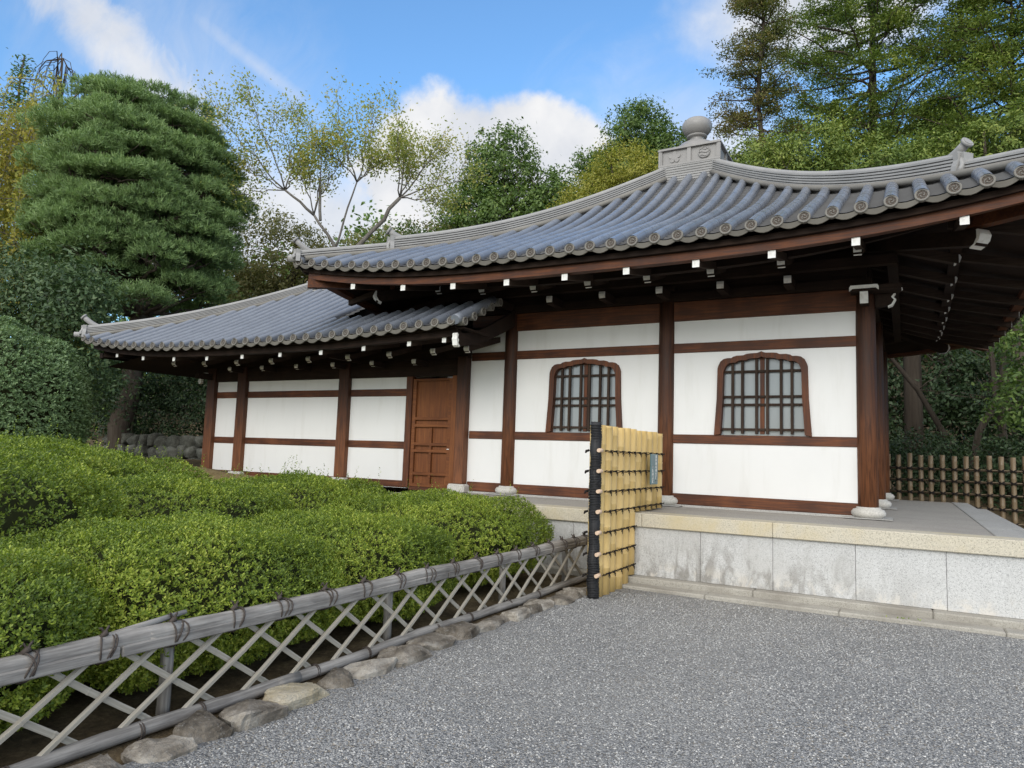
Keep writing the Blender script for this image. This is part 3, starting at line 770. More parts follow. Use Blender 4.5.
for kx, _ in KX:
    x0 = kx-CX
    # plaster spandrel filling between the square opening and the bell shape
    out = mirror(katomado(.625, .568, zl(1.815), zl(2.775), zl(2.955)))
    inn_ = mirror([(x*.865 if x > 0 else 0, zl(1.83)+(z-zl(1.815))*.925) for x, z in katomado(.625, .568, zl(1.815), zl(2.775), zl(2.955))])
    sp = MB()
    fo, bo = F_-.045, F_+.06
    n = len(out)
    A = [(x0+x, fo, z) for x, z in out]; B = [(x0+x, fo, z) for x, z in inn_]
    C_ = [(x0+x, bo, z) for x, z in inn_]; D_ = [(x0+x, F_+.01, z) for x, z in out]
    A2 = [(x0+x*1.0, fo+.0, z) for x, z in out]
    sp.grid([D_, A, B, C_], False, False)
    sp.add([D_[0], A[0], B[0], C_[0], D_[-1], A[-1], B[-1], C_[-1]], [(0, 1, 2, 3), (7, 6, 5, 4)])
    fr_ = sp.build('window', M['wood_z'], H)
    spd = MB()      # plaster fills the corners of the rectangular rough opening
    rw_, zm = .66, zl(2.3)
    def to_rect(x, z):
        if z < zm: return (math.copysign(rw_, x), z)
        dx, dz = x, z-zm; k = 1e9
        if abs(dx) > 1e-9: k = min(k, rw_/abs(dx))
        if dz > 1e-9: k = min(k, (zt_w-zm)/dz)
        if dz < -1e-9: k = min(k, (zm-zb_w)/-dz)
        return dx*k, zm+dz*k
    corners = [(out[0][0], zb_w)]
    ring_i = [(out[0][0], zb_w)]; ring_o = [(rw_, zb_w)]
    for i_, (x, z) in enumerate(out):
        ring_i.append((x, z)); ring_o.append(to_rect(x, z))
        if i_+1 < len(out):     # keep the square corners of the rough opening
            x2, z2 = out[i_+1]; pa, pb = to_rect(x, z), to_rect(x2, z2)
            for cxr in (rw_, -rw_):
                if (abs(pa[0]-cxr) < 1e-6) != (abs(pb[0]-cxr) < 1e-6) and (abs(pa[1]-zt_w) < 1e-6) != (abs(pb[1]-zt_w) < 1e-6):
                    ring_i.append(((x+x2)/2, (z+z2)/2)); ring_o.append((cxr, zt_w))
    ring_i.append((out[-1][0], zb_w)); ring_o.append((-rw_, zb_w))
    spd.grid([[(x0+x, F_, z) for x, z in ring_i], [(x0+x, F_, z) for x, z in ring_o]], False)
    sdn = spd.build('plaster_reveal', M['plaster'], H); sdn.o.parent = fr_.o
    gl = MB(); gl.box(x0-.56, x0+.56, F_+.055, F_+.062, zl(1.82), zl(2.90))
    gln = gl.build('pane', M['pane'], H); gln.o.parent = fr_.o
    la = MB()
    zlo, zhi = zl(1.84), zl(2.885)
    bars = [-.385, -.255, -.07, .07, .245, .38]
    for bx_ in bars:
        top = zl(2.72)+.16*(1-(abs(bx_)/.56)**2)
        la.box(x0+bx_-.017, x0+bx_+.017, F_-.005, F_+.03, zlo, top)
    for zz in (1.90, 2.235, 2.345, 2.69):
        la.box(x0-.535, x0+.535, F_+.012, F_+.036, zl(zz)-.016, zl(zz)+.016)
    lan = la.build('lattice', M['rafter_z'], H); lan.o.parent = fr_.o
    cp_ = MB(); cp_.box(x0-.028, x0+.028, F_+.034, F_+.052, zlo, zhi)
    cpn = cp_.build('centre_stile', M['wood_z'], H); cpn.o.parent = fr_.o
    bk = MB(); bk.box(x0-.585, x0+.585, F_+.075, F_+.095, zl(1.81), zl(2.925)).build('paper_screen', M['plaster'], H).o.parent = fr_.o
# columns with base stones
cols_x = [-5.557, -2.998, -.40]
colmesh = MB().lathe([(.118, zl(.955)), (.118, zl(2.2)), (.116, zl(3.2)), (.112, zl(3.735))], n=24)
col0 = colmesh.build('column', M['column'], H)
bs = MB().lathe([(.135, .001), (.170, .012), (.195, .045), (.198, .075), (.175, .108), (.142, .120), (.138, .137)], n=28)
bs0 = bs.build('base_stone', M['base'], H); bs0.o.parent = col0.o
pad = MB().box(-.27, .27, -.26, .26, .001, .010).build('pad_stone', M['liptop'], H); pad.o.parent = col0.o
spots = [(x-CX, F_+.02) for x in cols_x]+[(HALF, F_+.02+2.6), (HALF, HALF-.02), (-HALF, HALF-.02), (0.35, HALF-.02)]
spots[2] = (HALF-.02, F_+.02)
for i, (x, y) in enumerate(spots):
    n_ = col0 if i == 0 else copy_part(col0, H)
    n_.o.location = (x, y, 0)
    if i:
        copy_part(bs0, n_); copy_part(pad, n_)
# rails, sill boards, head beam
P_ = .018
def rail(x0, x1, z0, z1, name='rail', mat='wood_x', p=P_):
    return MB().box(x0-CX, x1-CX, F_-p, F_+.02, zl(z0), zl(z1), .006).build(name, M[mat], H)
spans = [(-6.30, -5.66), (-5.46, -3.10), (-2.89, -.50)]
for a, b_ in spans:
    rail(a, b_, 1.693, 1.818); rail(a, b_, 2.977, 3.113); rail(a, b_, .842, .993, 'sill_board', 'wood_x', .022); MB().box(a-CX, b_-CX, F_-.05, F_+.02, zl(.806), zl(.841), .006).build('ground_sill', M['liptop'], H)
    rail(a, b_, 3.436, 3.715, 'head_beam', 'wood_x', .03)
for a, b_ in ((F_+.12, F_+2.50), (F_+2.72, HALF-.14)):
    for z0, z1, nm in ((1.693, 1.818, 'rail'), (2.977, 3.113, 'rail'), (.862, .993, 'sill_board'), (3.436, 3.715, 'head_beam')):
        MB().box(HALF-.02, HALF+P_, a, b_, zl(z0), zl(z1), .006).build(nm, M['wood_y'], H)
# wall plate and the dark boards between it and the soffit
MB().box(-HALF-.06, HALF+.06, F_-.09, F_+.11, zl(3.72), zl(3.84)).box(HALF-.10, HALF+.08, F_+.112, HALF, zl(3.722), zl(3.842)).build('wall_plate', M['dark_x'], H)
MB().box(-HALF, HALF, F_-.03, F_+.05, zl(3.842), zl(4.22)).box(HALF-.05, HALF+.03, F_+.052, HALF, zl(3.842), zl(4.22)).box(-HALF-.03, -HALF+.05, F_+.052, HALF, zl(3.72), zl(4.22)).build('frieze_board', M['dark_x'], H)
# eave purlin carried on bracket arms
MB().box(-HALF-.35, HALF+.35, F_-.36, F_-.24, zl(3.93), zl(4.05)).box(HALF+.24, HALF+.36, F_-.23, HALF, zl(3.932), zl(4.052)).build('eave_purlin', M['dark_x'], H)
def bracket(x, y, big):
    mb = MB()
    mb.box(x-.05, x+.05, y-.40, y+.02, zl(3.74), zl(3.86))
    n_ = mb.build('bracket_arm', M['dark_y'], H)
    cp2 = MB(); cp2.prism([(0, .058), (.012, .058), (.026, .02), (.016, -.02), (-.02, -.056), (-.03, -.05), (0, -.01)], lambda u, v, t: (t, y-.40-u, zl(3.80)+v), x-.045, x+.045)
    w2 = cp2.build('white_end', M['white'], H); w2.o.parent = n_.o
    if big:
        MB().box(x-.13, x+.13, y-.10, y+.05, zl(3.865), zl(3.925)).build('bearing_block', M['dark_x'], H).o.parent = n_.o
for w_ in (-2.2, -1.33, -.48, .37, 1.21, 2.06): bracket(w_, F_-.05, abs(w_-.37) < .1)
# corner column head: projecting beam noses painted white on their end grain
xq, yq = HALF-.02, F_+.02
nose = MB(); nose.box(xq-.045, xq+.045, yq-.30, yq-.10, zl(3.47), zl(3.62))
nose.prism([(.12, 3.46), (.30, 3.48), (.34, 3.55), (.30, 3.58), (.33, 3.62), (.12, 3.63)], lambda u, v, t: (xq+u, yq+t, zl(v)), -.045, .045)
nn_ = nose.build('beam_nose', M['dark_y'], H)
wn = MB().box(xq-.046, xq+.046, yq-.312, yq-.301, zl(3.47), zl(3.62)); wn.build('white_end', M['white'], H).o.parent = nn_.o
MB().prism([(-.165, 3.63), (-.13, 3.66), (.13, 3.66), (.165, 3.63), (.165, 3.672), (.15, 3.70), (-.15, 3.70), (-.165, 3.672)], lambda u, v, t: (xq+u, yq+t, zl(v)), -.322, -.30).build('white_end', M['white'], H).o.parent = nn_.o
MB().prism([(.20, 3.64), (.40, 3.64), (.425, 3.66), (.42, 3.69), (.38, 3.70), (.20, 3.70)], lambda u, v, t: (xq+u, yq+t, zl(v)), -.06, -.045).build('white_end', M['white'], H).o.parent = nn_.o
MB().prism([(.26, 3.455), (.31, 3.475), (.35, 3.55), (.315, 3.585), (.345, 3.625), (.325, 3.625), (.295, 3.585), (.325, 3.545), (.295, 3.49), (.255, 3.47)], lambda u, v, t: (xq+u, yq+t, zl(v)), -.05, .05).build('white_end', M['white'], H).o.parent = nn_.o
MB().box(xq-.16, xq+.41, yq-.29, yq-.046, zl(3.632), zl(3.70)).build('bearing_arm', M['dark_x'], H).o.parent = nn_.o
# ------------------------------------------------------------------ the lower side wing
wing = thing('side_wing', 'low white walled wing with hipped tile roof and panelled door, left of the hall', 'temple wing', (-9.5, 10, PZ))
AX0, AY0, ATOP = -14.40, 8.15, 3.1
Q0 = poly_fit([(0, 1.70), (.87, 2.125), (1.53, 2.44), (2.2, 2.83), (3.03, 3.31)], 3)
def alift(x):
    l = .32*min(1, max(0, (-9.9-x)/4.5))**3 if x < -9.9 else 0
    if x > -8: l += .10*min(1, (x+8)/2.6)
    return l
def AZ(t, x): return Q0(t)+EYE+alift(x)
def tmax(x):
    if x > -8.55: return .93
    return min(ATOP, x-AX0)
def afront(x, t): return (x, AY0+t, AZ(t, x)*1.0)
def a_front_w(w_, d):       # d grows DOWN the slope here: d = ATOP - t
    return afront(w_, ATOP-d)
arow = MB(); apan = MB(); alip = MB(); adisc = []
nA = int((-5.50-AX0)/SP)
for k in range(nA+1):
    x = -5.50-k*SP
    t1 = tmax(x)-.02
    if t1 > .12:
        n = max(2, int(t1/.12)); tile_row(arow, [(x, AY0+t1*(1-j/n), AZ(t1*(1-j/n), x)+.022) for j in range(n+1)], (1, 0, 0))
    adisc.append((x, AY0-.012, AZ(0, x)+.02))
    if k < nA:
        xm = x-SP/2; t1 = tmax(x-SP)+.05
        if t1 > .15: pan_strip(apan, a_front_w, x-SP, x, ATOP-t1, ATOP)
        eave_lip(alip, a_front_w, x-SP, x, ATOP)
asl = MB()
def sheet(mb, xs_, off, tfun, n=10):
    mb.grid([[(x, AY0+.02+(tfun(x)-.02)*j/n, AZ(tfun(x)*j/n, x)+off) for x in xs_] for j in range(n+1)], True)
sheet(asl, [-8.56+(3.12)*i/10 for i in range(11)], -.05, lambda x: .93)
sheet(asl, [AX0+.03+(5.80)*i/24 for i in range(25)], -.05, lambda x: min(ATOP, max(.05, x-AX0)))
aslope = asl.build('roof_slope', M['dark_x'], wing)
for mb, nm, mt in ((apan, 'pan_tiles', 'pan'), (arow, 'cover_tile_rows', 'tile'), (alip, 'eave_pan_lip', 'eavelip')):
    c = mb.build(nm, M[mt], wing); c.o.parent = aslope.o
for x, y, z in adisc: put_disc(aslope, (x+9.5, y-10, z-PZ), 0, R(-8), rnd.uniform(0, 2), .97)
# left-hand slope and rear slope (turned away from the photo)
lpan = MB(); lrow = lpan
for k in range(23):
    y = AY0+.2+k*SP
    yy = y-AY0; e = min(yy, 6.2-yy)
    if e < .2: continue
    t1 = min(ATOP, e); n = max(2, int(t1/.15))
    lf = .32*max(0, (4.5-e)/4.5)**3 if e < 4.5 else 0
    tile_row(lrow, [(AX0+t1*(1-j/n), y, Q0(t1*(1-j/n))+EYE+lf+.022) for j in range(n+1)], (0, 1, 0))
yv = [AY0+6.2*i/20 for i in range(21)]
lpan.grid([[(AX0+min(ATOP, min(y-AY0, AY0+6.2-y))*j/8, y, Q0(min(ATOP, min(y-AY0, AY0+6.2-y))*j/8)+EYE+.32*max(0, (4.5-min(y-AY0, AY0+6.2-y))/4.5)**3) for y in yv] for j in range(9)], False)
ls = lpan.build('roof_slope', M['tile'], wing)
bpn = MB(); brw = bpn
xs_ = [AX0+.02+5.8*i/20 for i in range(21)]
bpn.grid([[(x, AY0+6.2-min(ATOP, max(.02, x-AX0))*j/8, AZ(min(ATOP, max(.02, x-AX0))*j/8, x)) for x in xs_] for j in range(9)], False)
for k in range(21):
    x = AX0+.3+k*SP; t1 = min(ATOP, x-AX0); n = max(2, int(t1/.2))
    tile_row(brw, [(x, AY0+6.2-t1*(1-j/n), AZ(t1*(1-j/n), x)+.022) for j in range(n+1)], (1, 0, 0))
bs_ = bpn.build('roof_slope', M['tile'], wing)
# gable wall closing the roof beside the hall
gw = MB(); gp = [(AY0+.95, 3.0)]+[(AY0+ATOP*j/8, AZ(ATOP*j/8, -8.7)-.04) for j in range(2, 9)]+[(AY0+6.2-ATOP*j/8, AZ(ATOP*j/8, -8.7)-.04) for j in range(7, 1, -1)]+[(AY0+5.2, 3.0)]
gw.prism(gp, lambda u, v, t: (t, u, v), -8.66, -8.61); gw.build('gable_board', M['dark_y'], wing)
def ahip(t0, t1, n): return [(AX0+t, AY0+t, AZ(t, AX0+t)) for t in [t0+(t1-t0)*i/n for i in range(n+1)]]
ah = MB(); ridge_stack(ah, ahip(.10, 3.1, 20), .18, .235, 6, .058); ahn = ah.build('hip_ridge', M['ridge'], wing)
ridge_horn(Node(ahn.o, wing.wloc), ahip(.09, .2, 1)[0], (-1, -1), .24, .17, .06)
MB().tube([(AX0+.25, AY0+.25, AZ(.25, AX0+.25)+.0), (AX0-.06, AY0-.06, AZ(0, AX0)+.06)], [.05]*2, 12).build('corner_tile', M['ridge'], wing).o.parent = ahn.o
MB().tube([(x+.08, y-.08, z+.016) for x, y, z in ahip(.16, 3.1, 16)], .04, 8).build('bedding_course', M['disc'], wing).o.parent = ahn.o
ar = MB(); ridge_stack(ar, [(AX0+3.05+2.7*i/6, AY0+3.1, AZ(3.1, -11)-.02) for i in range(7)], .2, .3, 6, .062); ar.build('main_ridge', M['ridge'], wing)
ah2 = MB(); ridge_stack(ah2, [(p[0], 2*AY0+6.2-p[1], p[2]) for p in ahip(.1, 3.1, 20)], .18, .235, 6, .058); ah2.build('hip_ridge', M['ridge'], wing)
# verge at the right-hand end: side discs, verge tiles and curved barge board
vg = MB(); n = 8
vg.tube([(-5.43, AY0-.02+1.0*j/n, AZ(1.0*j/n, -5.5)+.03) for j in range(n+1)], .07, 10)
vg.build('verge_tile', M['tile'], wing)
for j in range(5):
    t = .13+.24*j
    put_disc(Node(aslope.o, (0, 0, 0)), (-5.36+9.5, AY0+t-10, AZ(t, -5.5)-.03-PZ), R(90), 0, j*.7, .92)
    MB().tube([(-5.50, AY0+t, AZ(t, -5.5)-.03), (-5.365, AY0+t, AZ(t, -5.5)-.03)], .062, 10).build('verge_roll', M['disc'], wing)
bg_ = MB()
lo_c = [(8.27, 2.955), (8.55, 2.985), (8.85, 3.05), (9.15, 3.16), (9.45, 3.29), (9.75, 3.42), (9.93, 3.5)]
up_c = [(y, z+.17+.10*i/6) for i, (y, z) in enumerate(lo_c)]
bg_.prism(lo_c+up_c[::-1], lambda u, v, t: (t, u, v), -5.53, -5.47)
bgn = bg_.build('barge_board', M['dark_y'], wing)
we = MB(); we.prism([(8.262, 2.95), (8.30, 2.93), (8.33, 2.945), (8.285, 2.99), (8.30, 3.03), (8.27, 3.06), (8.285, 3.10), (8.262, 3.125), (8.245, 3.11), (8.25, 3.07), (8.238, 3.04), (8.25, 3.0)], lambda u, v, t: (t, u, v), -5.54, -5.46)
we.build('white_end', M['white'], wing).o.parent = bgn.o
# verge soffit
MB().box(-5.53, -5.38, 8.3, 9.0, 3.19, 3.21).build('verge_soffit', M['dark_y'], wing)
# eave boards and rafters
def asweep(mb, ya, yb, za, zb_, x0, x1, n=26):
    rings = []
    for i in range(n+1):
        x = x0+(x1-x0)*i/n; l = alift(x)
        rings.append([(x, ya, za+l), (x, yb, za+l), (x, yb, zb_+l), (x, ya, zb_+l)])
    mb.loft(rings, False, True)
mb = MB(); asweep(mb, 8.31, 8.42, 3.0, 3.095, -14.15, -5.5); mb.build('eave_fascia', M['dark_x'], wing)
mb = MB(); asweep(mb, 8.24, 8.5, 3.097, 3.15, -14.25, -5.5); mb.build('eave_board', M['dark_x'], wing)
mb = MB(); mb.grid([[(x, y, z+alift(x)) for x in [-14.0+8.5*i/20 for i in range(21)]] for y, z in ((8.42, 3.06), (9.2, 3.24), (10.1, 3.5))], False); mb.build('soffit', M['dark_y'], wing)
mb = MB(); mb.grid([[(x, y, Q0(0)+EYE-.33+.2*(x+13.9)/1.3+.1) for y in (8.5, 10, 12, 14)] for x in (-13.95, -12.6)], False); mb.build('soffit', M['dark_x'], wing)
MB().box(-14.15, -14.05, 8.45, 14.1, 3.10, 3.2).build('eave_fascia', M['dark_y'], wing)
def a_rafter(y0, y1, z0, z1, wd, ht, mat, nm):
    hw = wd/2
    return MB().hexa([(-hw, y0, z0-ht/2), (hw, y0, z0-ht/2), (hw, y1, z1-ht/2), (-hw, y1, z1-ht/2), (-hw, y0, z0+ht/2), (hw, y0, z0+ht/2), (hw, y1, z1+ht/2), (-hw, y1, z1+ht/2)]).build(nm, M[mat], own(wing))
af = a_rafter(8.36-10, 9.2-10, 2.965-PZ, 3.15-PZ, .065, .08, 'rafter_y', 'flying_rafter')
afc = MB().box(-.033, .033, 8.351-10, 8.359-10, 2.926-PZ, 3.004-PZ).build('white_end', M['white'], own(wing)); afc.o.parent = af.o
ab = a_rafter(9.05-10, 10.1-10, 2.98-PZ, 3.30-PZ, .08, .09, 'rafter_y', 'base_rafter')
abc = MB(); abc.prism([(u*.9, v*.85) for u, v in sc], lambda u, v, t: (t, 9.05-10-u, 2.98-PZ+v), -.041, .041); abcn = abc.build('white_end', M['white'], own(wing)); abcn.o.parent = ab.o
ax_ = [-13.42, -12.60, -11.70, -10.80, -9.90, -9.0, -8.10, -7.23, -6.37, -5.75]
for i, x in enumerate(ax_):
    n_ = af if i == 0 else copy_part(af, own(wing))
    n_.o.location = (x+9.5, 0, alift(x))
    if i: copy_part(afc, n_)
    if i > 0:
        m_ = ab if i == 1 else copy_part(ab, own(wing))
        m_.o.location = (x+9.5-.06, 0, alift(x)*.5)
        if i > 1: copy_part(abcn, m_)
mb = MB(); mb.hexa([(-12.75, 10.05, 3.1), (-12.65, 9.95, 3.1), (-14.02, 8.45, 3.12), (-14.12, 8.55, 3.12), (-12.75, 10.05, 3.27), (-12.65, 9.95, 3.27), (-14.02, 8.45, 3.27), (-14.12, 8.55, 3.27)]).build('hip_rafter', M['dark_x'], wing)
# walls
YW = 10.0
def wz(mb, x0, x1, z0, z1, y0=YW, y1=YW+.1): return mb.box(x0, x1, y0, y1, z0, z1)
mb = MB(); wz(mb, -12.62, -7.52, .82, 3.3); wz(mb, -7.52, -6.6, 2.74, 3.3); wz(mb, -6.6, -6.302, .82, 3.3)
mb.box(-12.62, -12.52, YW+.101, 12.7, .82, 3.3).box(-12.62, -6.31, 12.701, 12.8, .82, 3.3); mb.build('plaster_wall', M['plaster'], wing)
acol = MB().box(-.115, .115, -.10, .1, .12, 2.25, .012).build('column', M['column'], own(wing))
abs_ = MB().box(-.17, .17, -.16, .15, -.02, .118, .03).build('base_stone', M['base'], own(wing)); abs_.o.parent = acol.o
for i, x in enumerate((-12.615, -11.70, -9.0)):
    n_ = acol if i == 0 else copy_part(acol, own(wing)); n_.o.location = (x+9.5, -.005, 0)
    if i: copy_part(abs_, n_)
mb = MB().box(-6.50, -6.315, 9.86, 10.02, .95, 3.05, .012).build('corner_post', M['column'], wing)
MB().box(-6.58, -6.25, 9.80, 10.03, .80, .948, .03).build('base_stone', M['base'], wing).o.parent = mb.o
MB().box(-6.635, -6.53, 9.93, 10.05, .84, 2.74, .006).build('door_jamb', M['panel_z'], wing)
MB().box(-7.585, -7.46, 9.93, 10.05, .84, 2.74, .006).build('door_jamb', M['wood_z'], wing)
def arail(x0, x1, z0, z1, nm='rail', mat='wood_x', p=.018): return MB().box(x0, x1, YW-p, YW+.02, z0, z1, .006).build(nm, M[mat], wing)
for a, b_ in ((-12.50, -11.815), (-11.585, -9.115), (-8.885, -7.586)):
    arail(a, b_, 1.49, 1.616); arail(a, b_, 2.407, 2.535); arail(a, b_, .83, .945, 'sill_board')
arail(-12.72, -6.51, 2.741, 3.02, 'head_beam', 'dark_x', .05)
MB().box(-12.75, -6.31, 9.88, 10.08, 3.021, 3.30).build('frieze_board', M['dark_x'], wing)
for x in (-11.7, -10.8, -9.9, -9.0, -8.1, -7.2):
    n_ = MB().box(x-.04, x+.04, 9.60, 9.94, 2.90, 2.99).build('bracket_arm', M['dark_y'], wing)
    cw = MB(); cw.prism([(u, v*.8) for u, v in sc], lambda u, v, t: (x+t, 9.60-u*.8, 2.945+v), -.038, .038); cw.build('white_end', M['white'], wing).o.parent = n_.o
nb = MB().box(-12.66, -12.56, 9.55, 9.9, 2.78, 2.90).build('beam_nose', M['dark_y'], wing)
cw = MB(); cw.prism([(.0, 2.93), (.30, 2.93), (.31, 2.89), (.24, 2.88), (.22, 2.82), (.26, 2.76), (.22, 2.70), (.15, 2.72), (.17, 2.78), (.13, 2.84), (.14, 2.88), (0, 2.89)], lambda u, v, t: (-12.72-u+.02, 9.88+t, v), -.03, .03)
cw.build('white_end', M['white'], wing).o.parent = nb.o
# door: top board panel, then cross rails and six panels
dr = MB(); dr.box(-7.455, -6.64, 10.002, 10.03, .86, 2.70)
dn = dr.build('door', M['panel_z'], wing)
fm = MB(); y0, y1 = 9.955, 10.001
for x0, x1 in ((-7.455, -7.385), (-6.71, -6.64)): fm.box(x0, x1, y0, y1, .86, 2.70, .004)
fm.box(-7.07, -7.025, y0, y1, .862, 1.86, .004)
for z0, z1 in ((.86, .915), (1.055, 1.105), (1.44, 1.49), (1.555, 1.605), (1.87, 1.92), (1.99, 2.04), (2.66, 2.70)):
    fm.box(-7.394, -6.701, y0-.002, y1-.001, z0, z1, .004)
fm.build('door_frame', M['panel_x'], wing).o.parent = dn.o
MB().box(-6.70, -6.66, 9.944, 9.954, 1.50, 1.512).build('latch', M['white'], wing).o.parent = dn.o
MB().box(-7.46, -6.53, 9.95, 10.06, .80, .858).build('door_sill', M['wood_x'], wing)
# ------------------------------------------------------------------ terrain, gravel, platform
def sstep(a, b_, x):
    t = max(0.0, min(1.0, (x-a)/(b_-a))); return t*t*(3-2*t)
def ground_z(x, y):
    z = -.03
    if x < -3.2: z += .07*sstep(-3.2, -3.45, x)
    bank = .78*sstep(-6.6, -9.5, x)*sstep(6.0, 9.4, y)
    z += bank
    z += .45*sstep(-10, -16, x)*sstep(0, 6, y)*(1-.5*sstep(8, 12, y))
    z = max(z, .78*sstep(14.2, 16.0, y)*(1-.75*sstep(.9, 1.3, x)*(1-sstep(17.2, 19, y))) if y > 14 else z)
    if y > 17: z += 9*sstep(17, 60, y)
    return z
xs_g = [-420, -250, -150, -100, -75]+[-60+2.0*i for i in range(16)]+[-28+.6*i for i in range(40)]+[-4+.1*i for i in range(12)]+[-2.8+1.2*i for i in range(16)]+[20, 30, 45, 70, 120, 220, 420]
ys_g = [-420, -200, -80, -30, -12]+[-8+.8*i for i in range(16)]+[4.6+.4*i for i in range(36)]+[20+2*i for i in range(20)]+[64, 80, 120, 200, 420]
g = MB()
g.grid([[(x, y, ground_z(x, y)+(.03*math.sin(x*2.1)*math.cos(y*1.7) if x < -3.6 or y > 17 else 0)) for x in xs_g] for y in ys_g], True)
tag(g.build('ground', M['soil']), kind='structure')
gv = MB()
gx = [-3.12+.0*i for i in range(1)]+[-2.9+.5*i for i in range(28)]+[14, 20, 30]
gy = [-30, -15, -8]+[-4+.5*i for i in range(24)]+[8.15]
def gz(x, y): return .004+.006*math.sin(x*1.7+y*.9)+.005*math.sin(x*.6-y*1.9)
gv.grid([[(x, y, gz(x, y)) for x in gx] for y in gy], True)
tag(gv.build('gravel_yard', M['gravel']), kind='structure')
bk = MB(); bk.grid([[(x, y, ground_z(x, y)+.035+.015*math.sin(5*x)*math.sin(4*y)) for x in [-13.5+.3*i for i in range(22)]] for y in [7.4+.25*i for i in range(10)]], True)
tag(bk.build('bank', M['drysoil']), kind='structure')
# loose pebbles lying on the gravel near the path edge and the foreground
rg = np.random.default_rng(3)
def pebbles(n):
    ang = rg.uniform(-.28, .98, n); rr_ = np.sqrt(rg.uniform(1.7**2, 8.0**2, n))
    x = -np.sin(ang)*rr_; y = np.cos(ang)*rr_
    ok = (x > -2.95) & (y < 7.75) & (y > .8); x, y = x[ok], y[ok]; n = len(x)
    r = rg.uniform(.003, .0068, n)
    oct_ = np.array([(1, 0, 0), (0, 1, 0), (-1, 0, 0), (0, -1, 0), (.1, .1, .75), (.55, .55, .45), (-.6, .5, .4), (-.5, -.6, .5), (.6, -.5, .4)])
    base = np.array([(1, .1, 0), (.2, .95, 0), (-.9, .3, 0), (-.5, -.8, 0), (.55, .15, .62), (.05, .5, .70), (-.5, .1, .66), (-.1, -.5, .6)])
    V = base[None]*r[:, None, None]*rg.uniform(.65, 1.35, (n, 1, 3))
    a = rg.uniform(0, 6.28, n); c, s_ = np.cos(a)[:, None], np.sin(a)[:, None]
    vx = V[..., 0]*c-V[..., 1]*s_; vy = V[..., 0]*s_+V[..., 1]*c
    V = np.stack([vx+x[:, None], vy+y[:, None], V[..., 2]+.005+(.006*np.sin(x*1.7+y*.9)+.005*np.sin(x*.6-y*1.9))[:, None]], -1).reshape(-1, 3)
    fq = np.array([(0, 1, 5, 4), (1, 2, 6, 5), (2, 3, 7, 6), (3, 0, 4, 7), (4, 5, 6, 7)])
    F = (fq[None]+(np.arange(n)*8)[:, None, None]).reshape(-1, 4)
    return V, F
V, F = pebbles(70000)
tag(np_mesh('loose_gravel', V, F, M['pebble']), kind='stuff')

plat = thing('stone_platform', 'pale granite terrace under the hall, water stained at its left end', 'platform', (-2.9, 12.3, 0))
PX0, PX1, PY0, PY1 = -6.95, 1.0, 8.2, 16.4
# lip stones with open joints; wall slabs; floor
def slabs(nm, mat, cuts, fn, parent=plat):
    mb = MB()
    for a, b_ in zip(cuts, cuts[1:]): fn(mb, a+.0014, b_-.0014)
    return mb.build(nm, M[mat], parent)
cx_ = [PX0, -5.6, -4.3, -2.72, -1.265, PX1]
slabs('edge_stone', 'lip', cx_, lambda mb, a, b_: mb.box(a, b_, PY0-.045, PY0+.30, .665, .822, .008))
slabs('wall_slab', 'granite', [PX0+.02, -6.0, -5.2, -4.4, -3.6, -2.83, -2.043, -1.269, -.468, .325, PX1-.03], lambda mb, a, b_: mb.box(a, b_, PY0, PY0+.12, .105, .664, .004))
cy_ = [PY0+.305, 9.6, 11.0, 12.4, 13.8, 15.2, PY1]
slabs('edge_stone', 'liptop', cy_, lambda mb, a, b_: mb.box(PX1-.24, PX1+.03, a, b_, .665, .820, .008))
slabs('wall_slab', 'granite', cy_, lambda mb, a, b_: mb.box(PX1-.12, PX1-.01, a, b_, .105, .664, .004))
MB().box(PX0+.05, PX1-.245, PY0+.305, PY1, .5, .812).build('floor', M['floor'], plat)
MB().box(PX0, PX0+.12, PY0+.13, PY1, 0, .66).box(PX0+.13, PX1-.13, PY1-.12, PY1, 0, .49).build('core', M['granite'], plat)
slabs('plinth', 'kerb', [PX0-.1, -4.6, -3.1, -1.45, .2, 1.14], lambda mb, a, b_: mb.box(a, b_, PY0-.16, PY0+.05, -.02, .104, .012))
slabs('gutter_kerb', 'kerb', [-3.05, -1.9, -.6, .75, 1.9], lambda mb, a, b_: mb.box(a, b_, PY0-.40, PY0-.163, -.03, .042, .012))
slabs('plinth', 'kerb', [PY0+.06, 10, 12, 14, PY1], lambda mb, a, b_: mb.box(PX1-.05, PX1+.12, a, b_, -.02, .104, .012))
# low steps of side slabs along the right-hand edge
for i, (y0, y1) in enumerate(((9.2, 11.0), (11.03, 13.4), (13.43, 16.0))):
    MB().box(PX1+.035, PX1+.30, y0, y1, -.02, .74-.0*i, .01).build('side_slab', M['liptop'], plat)
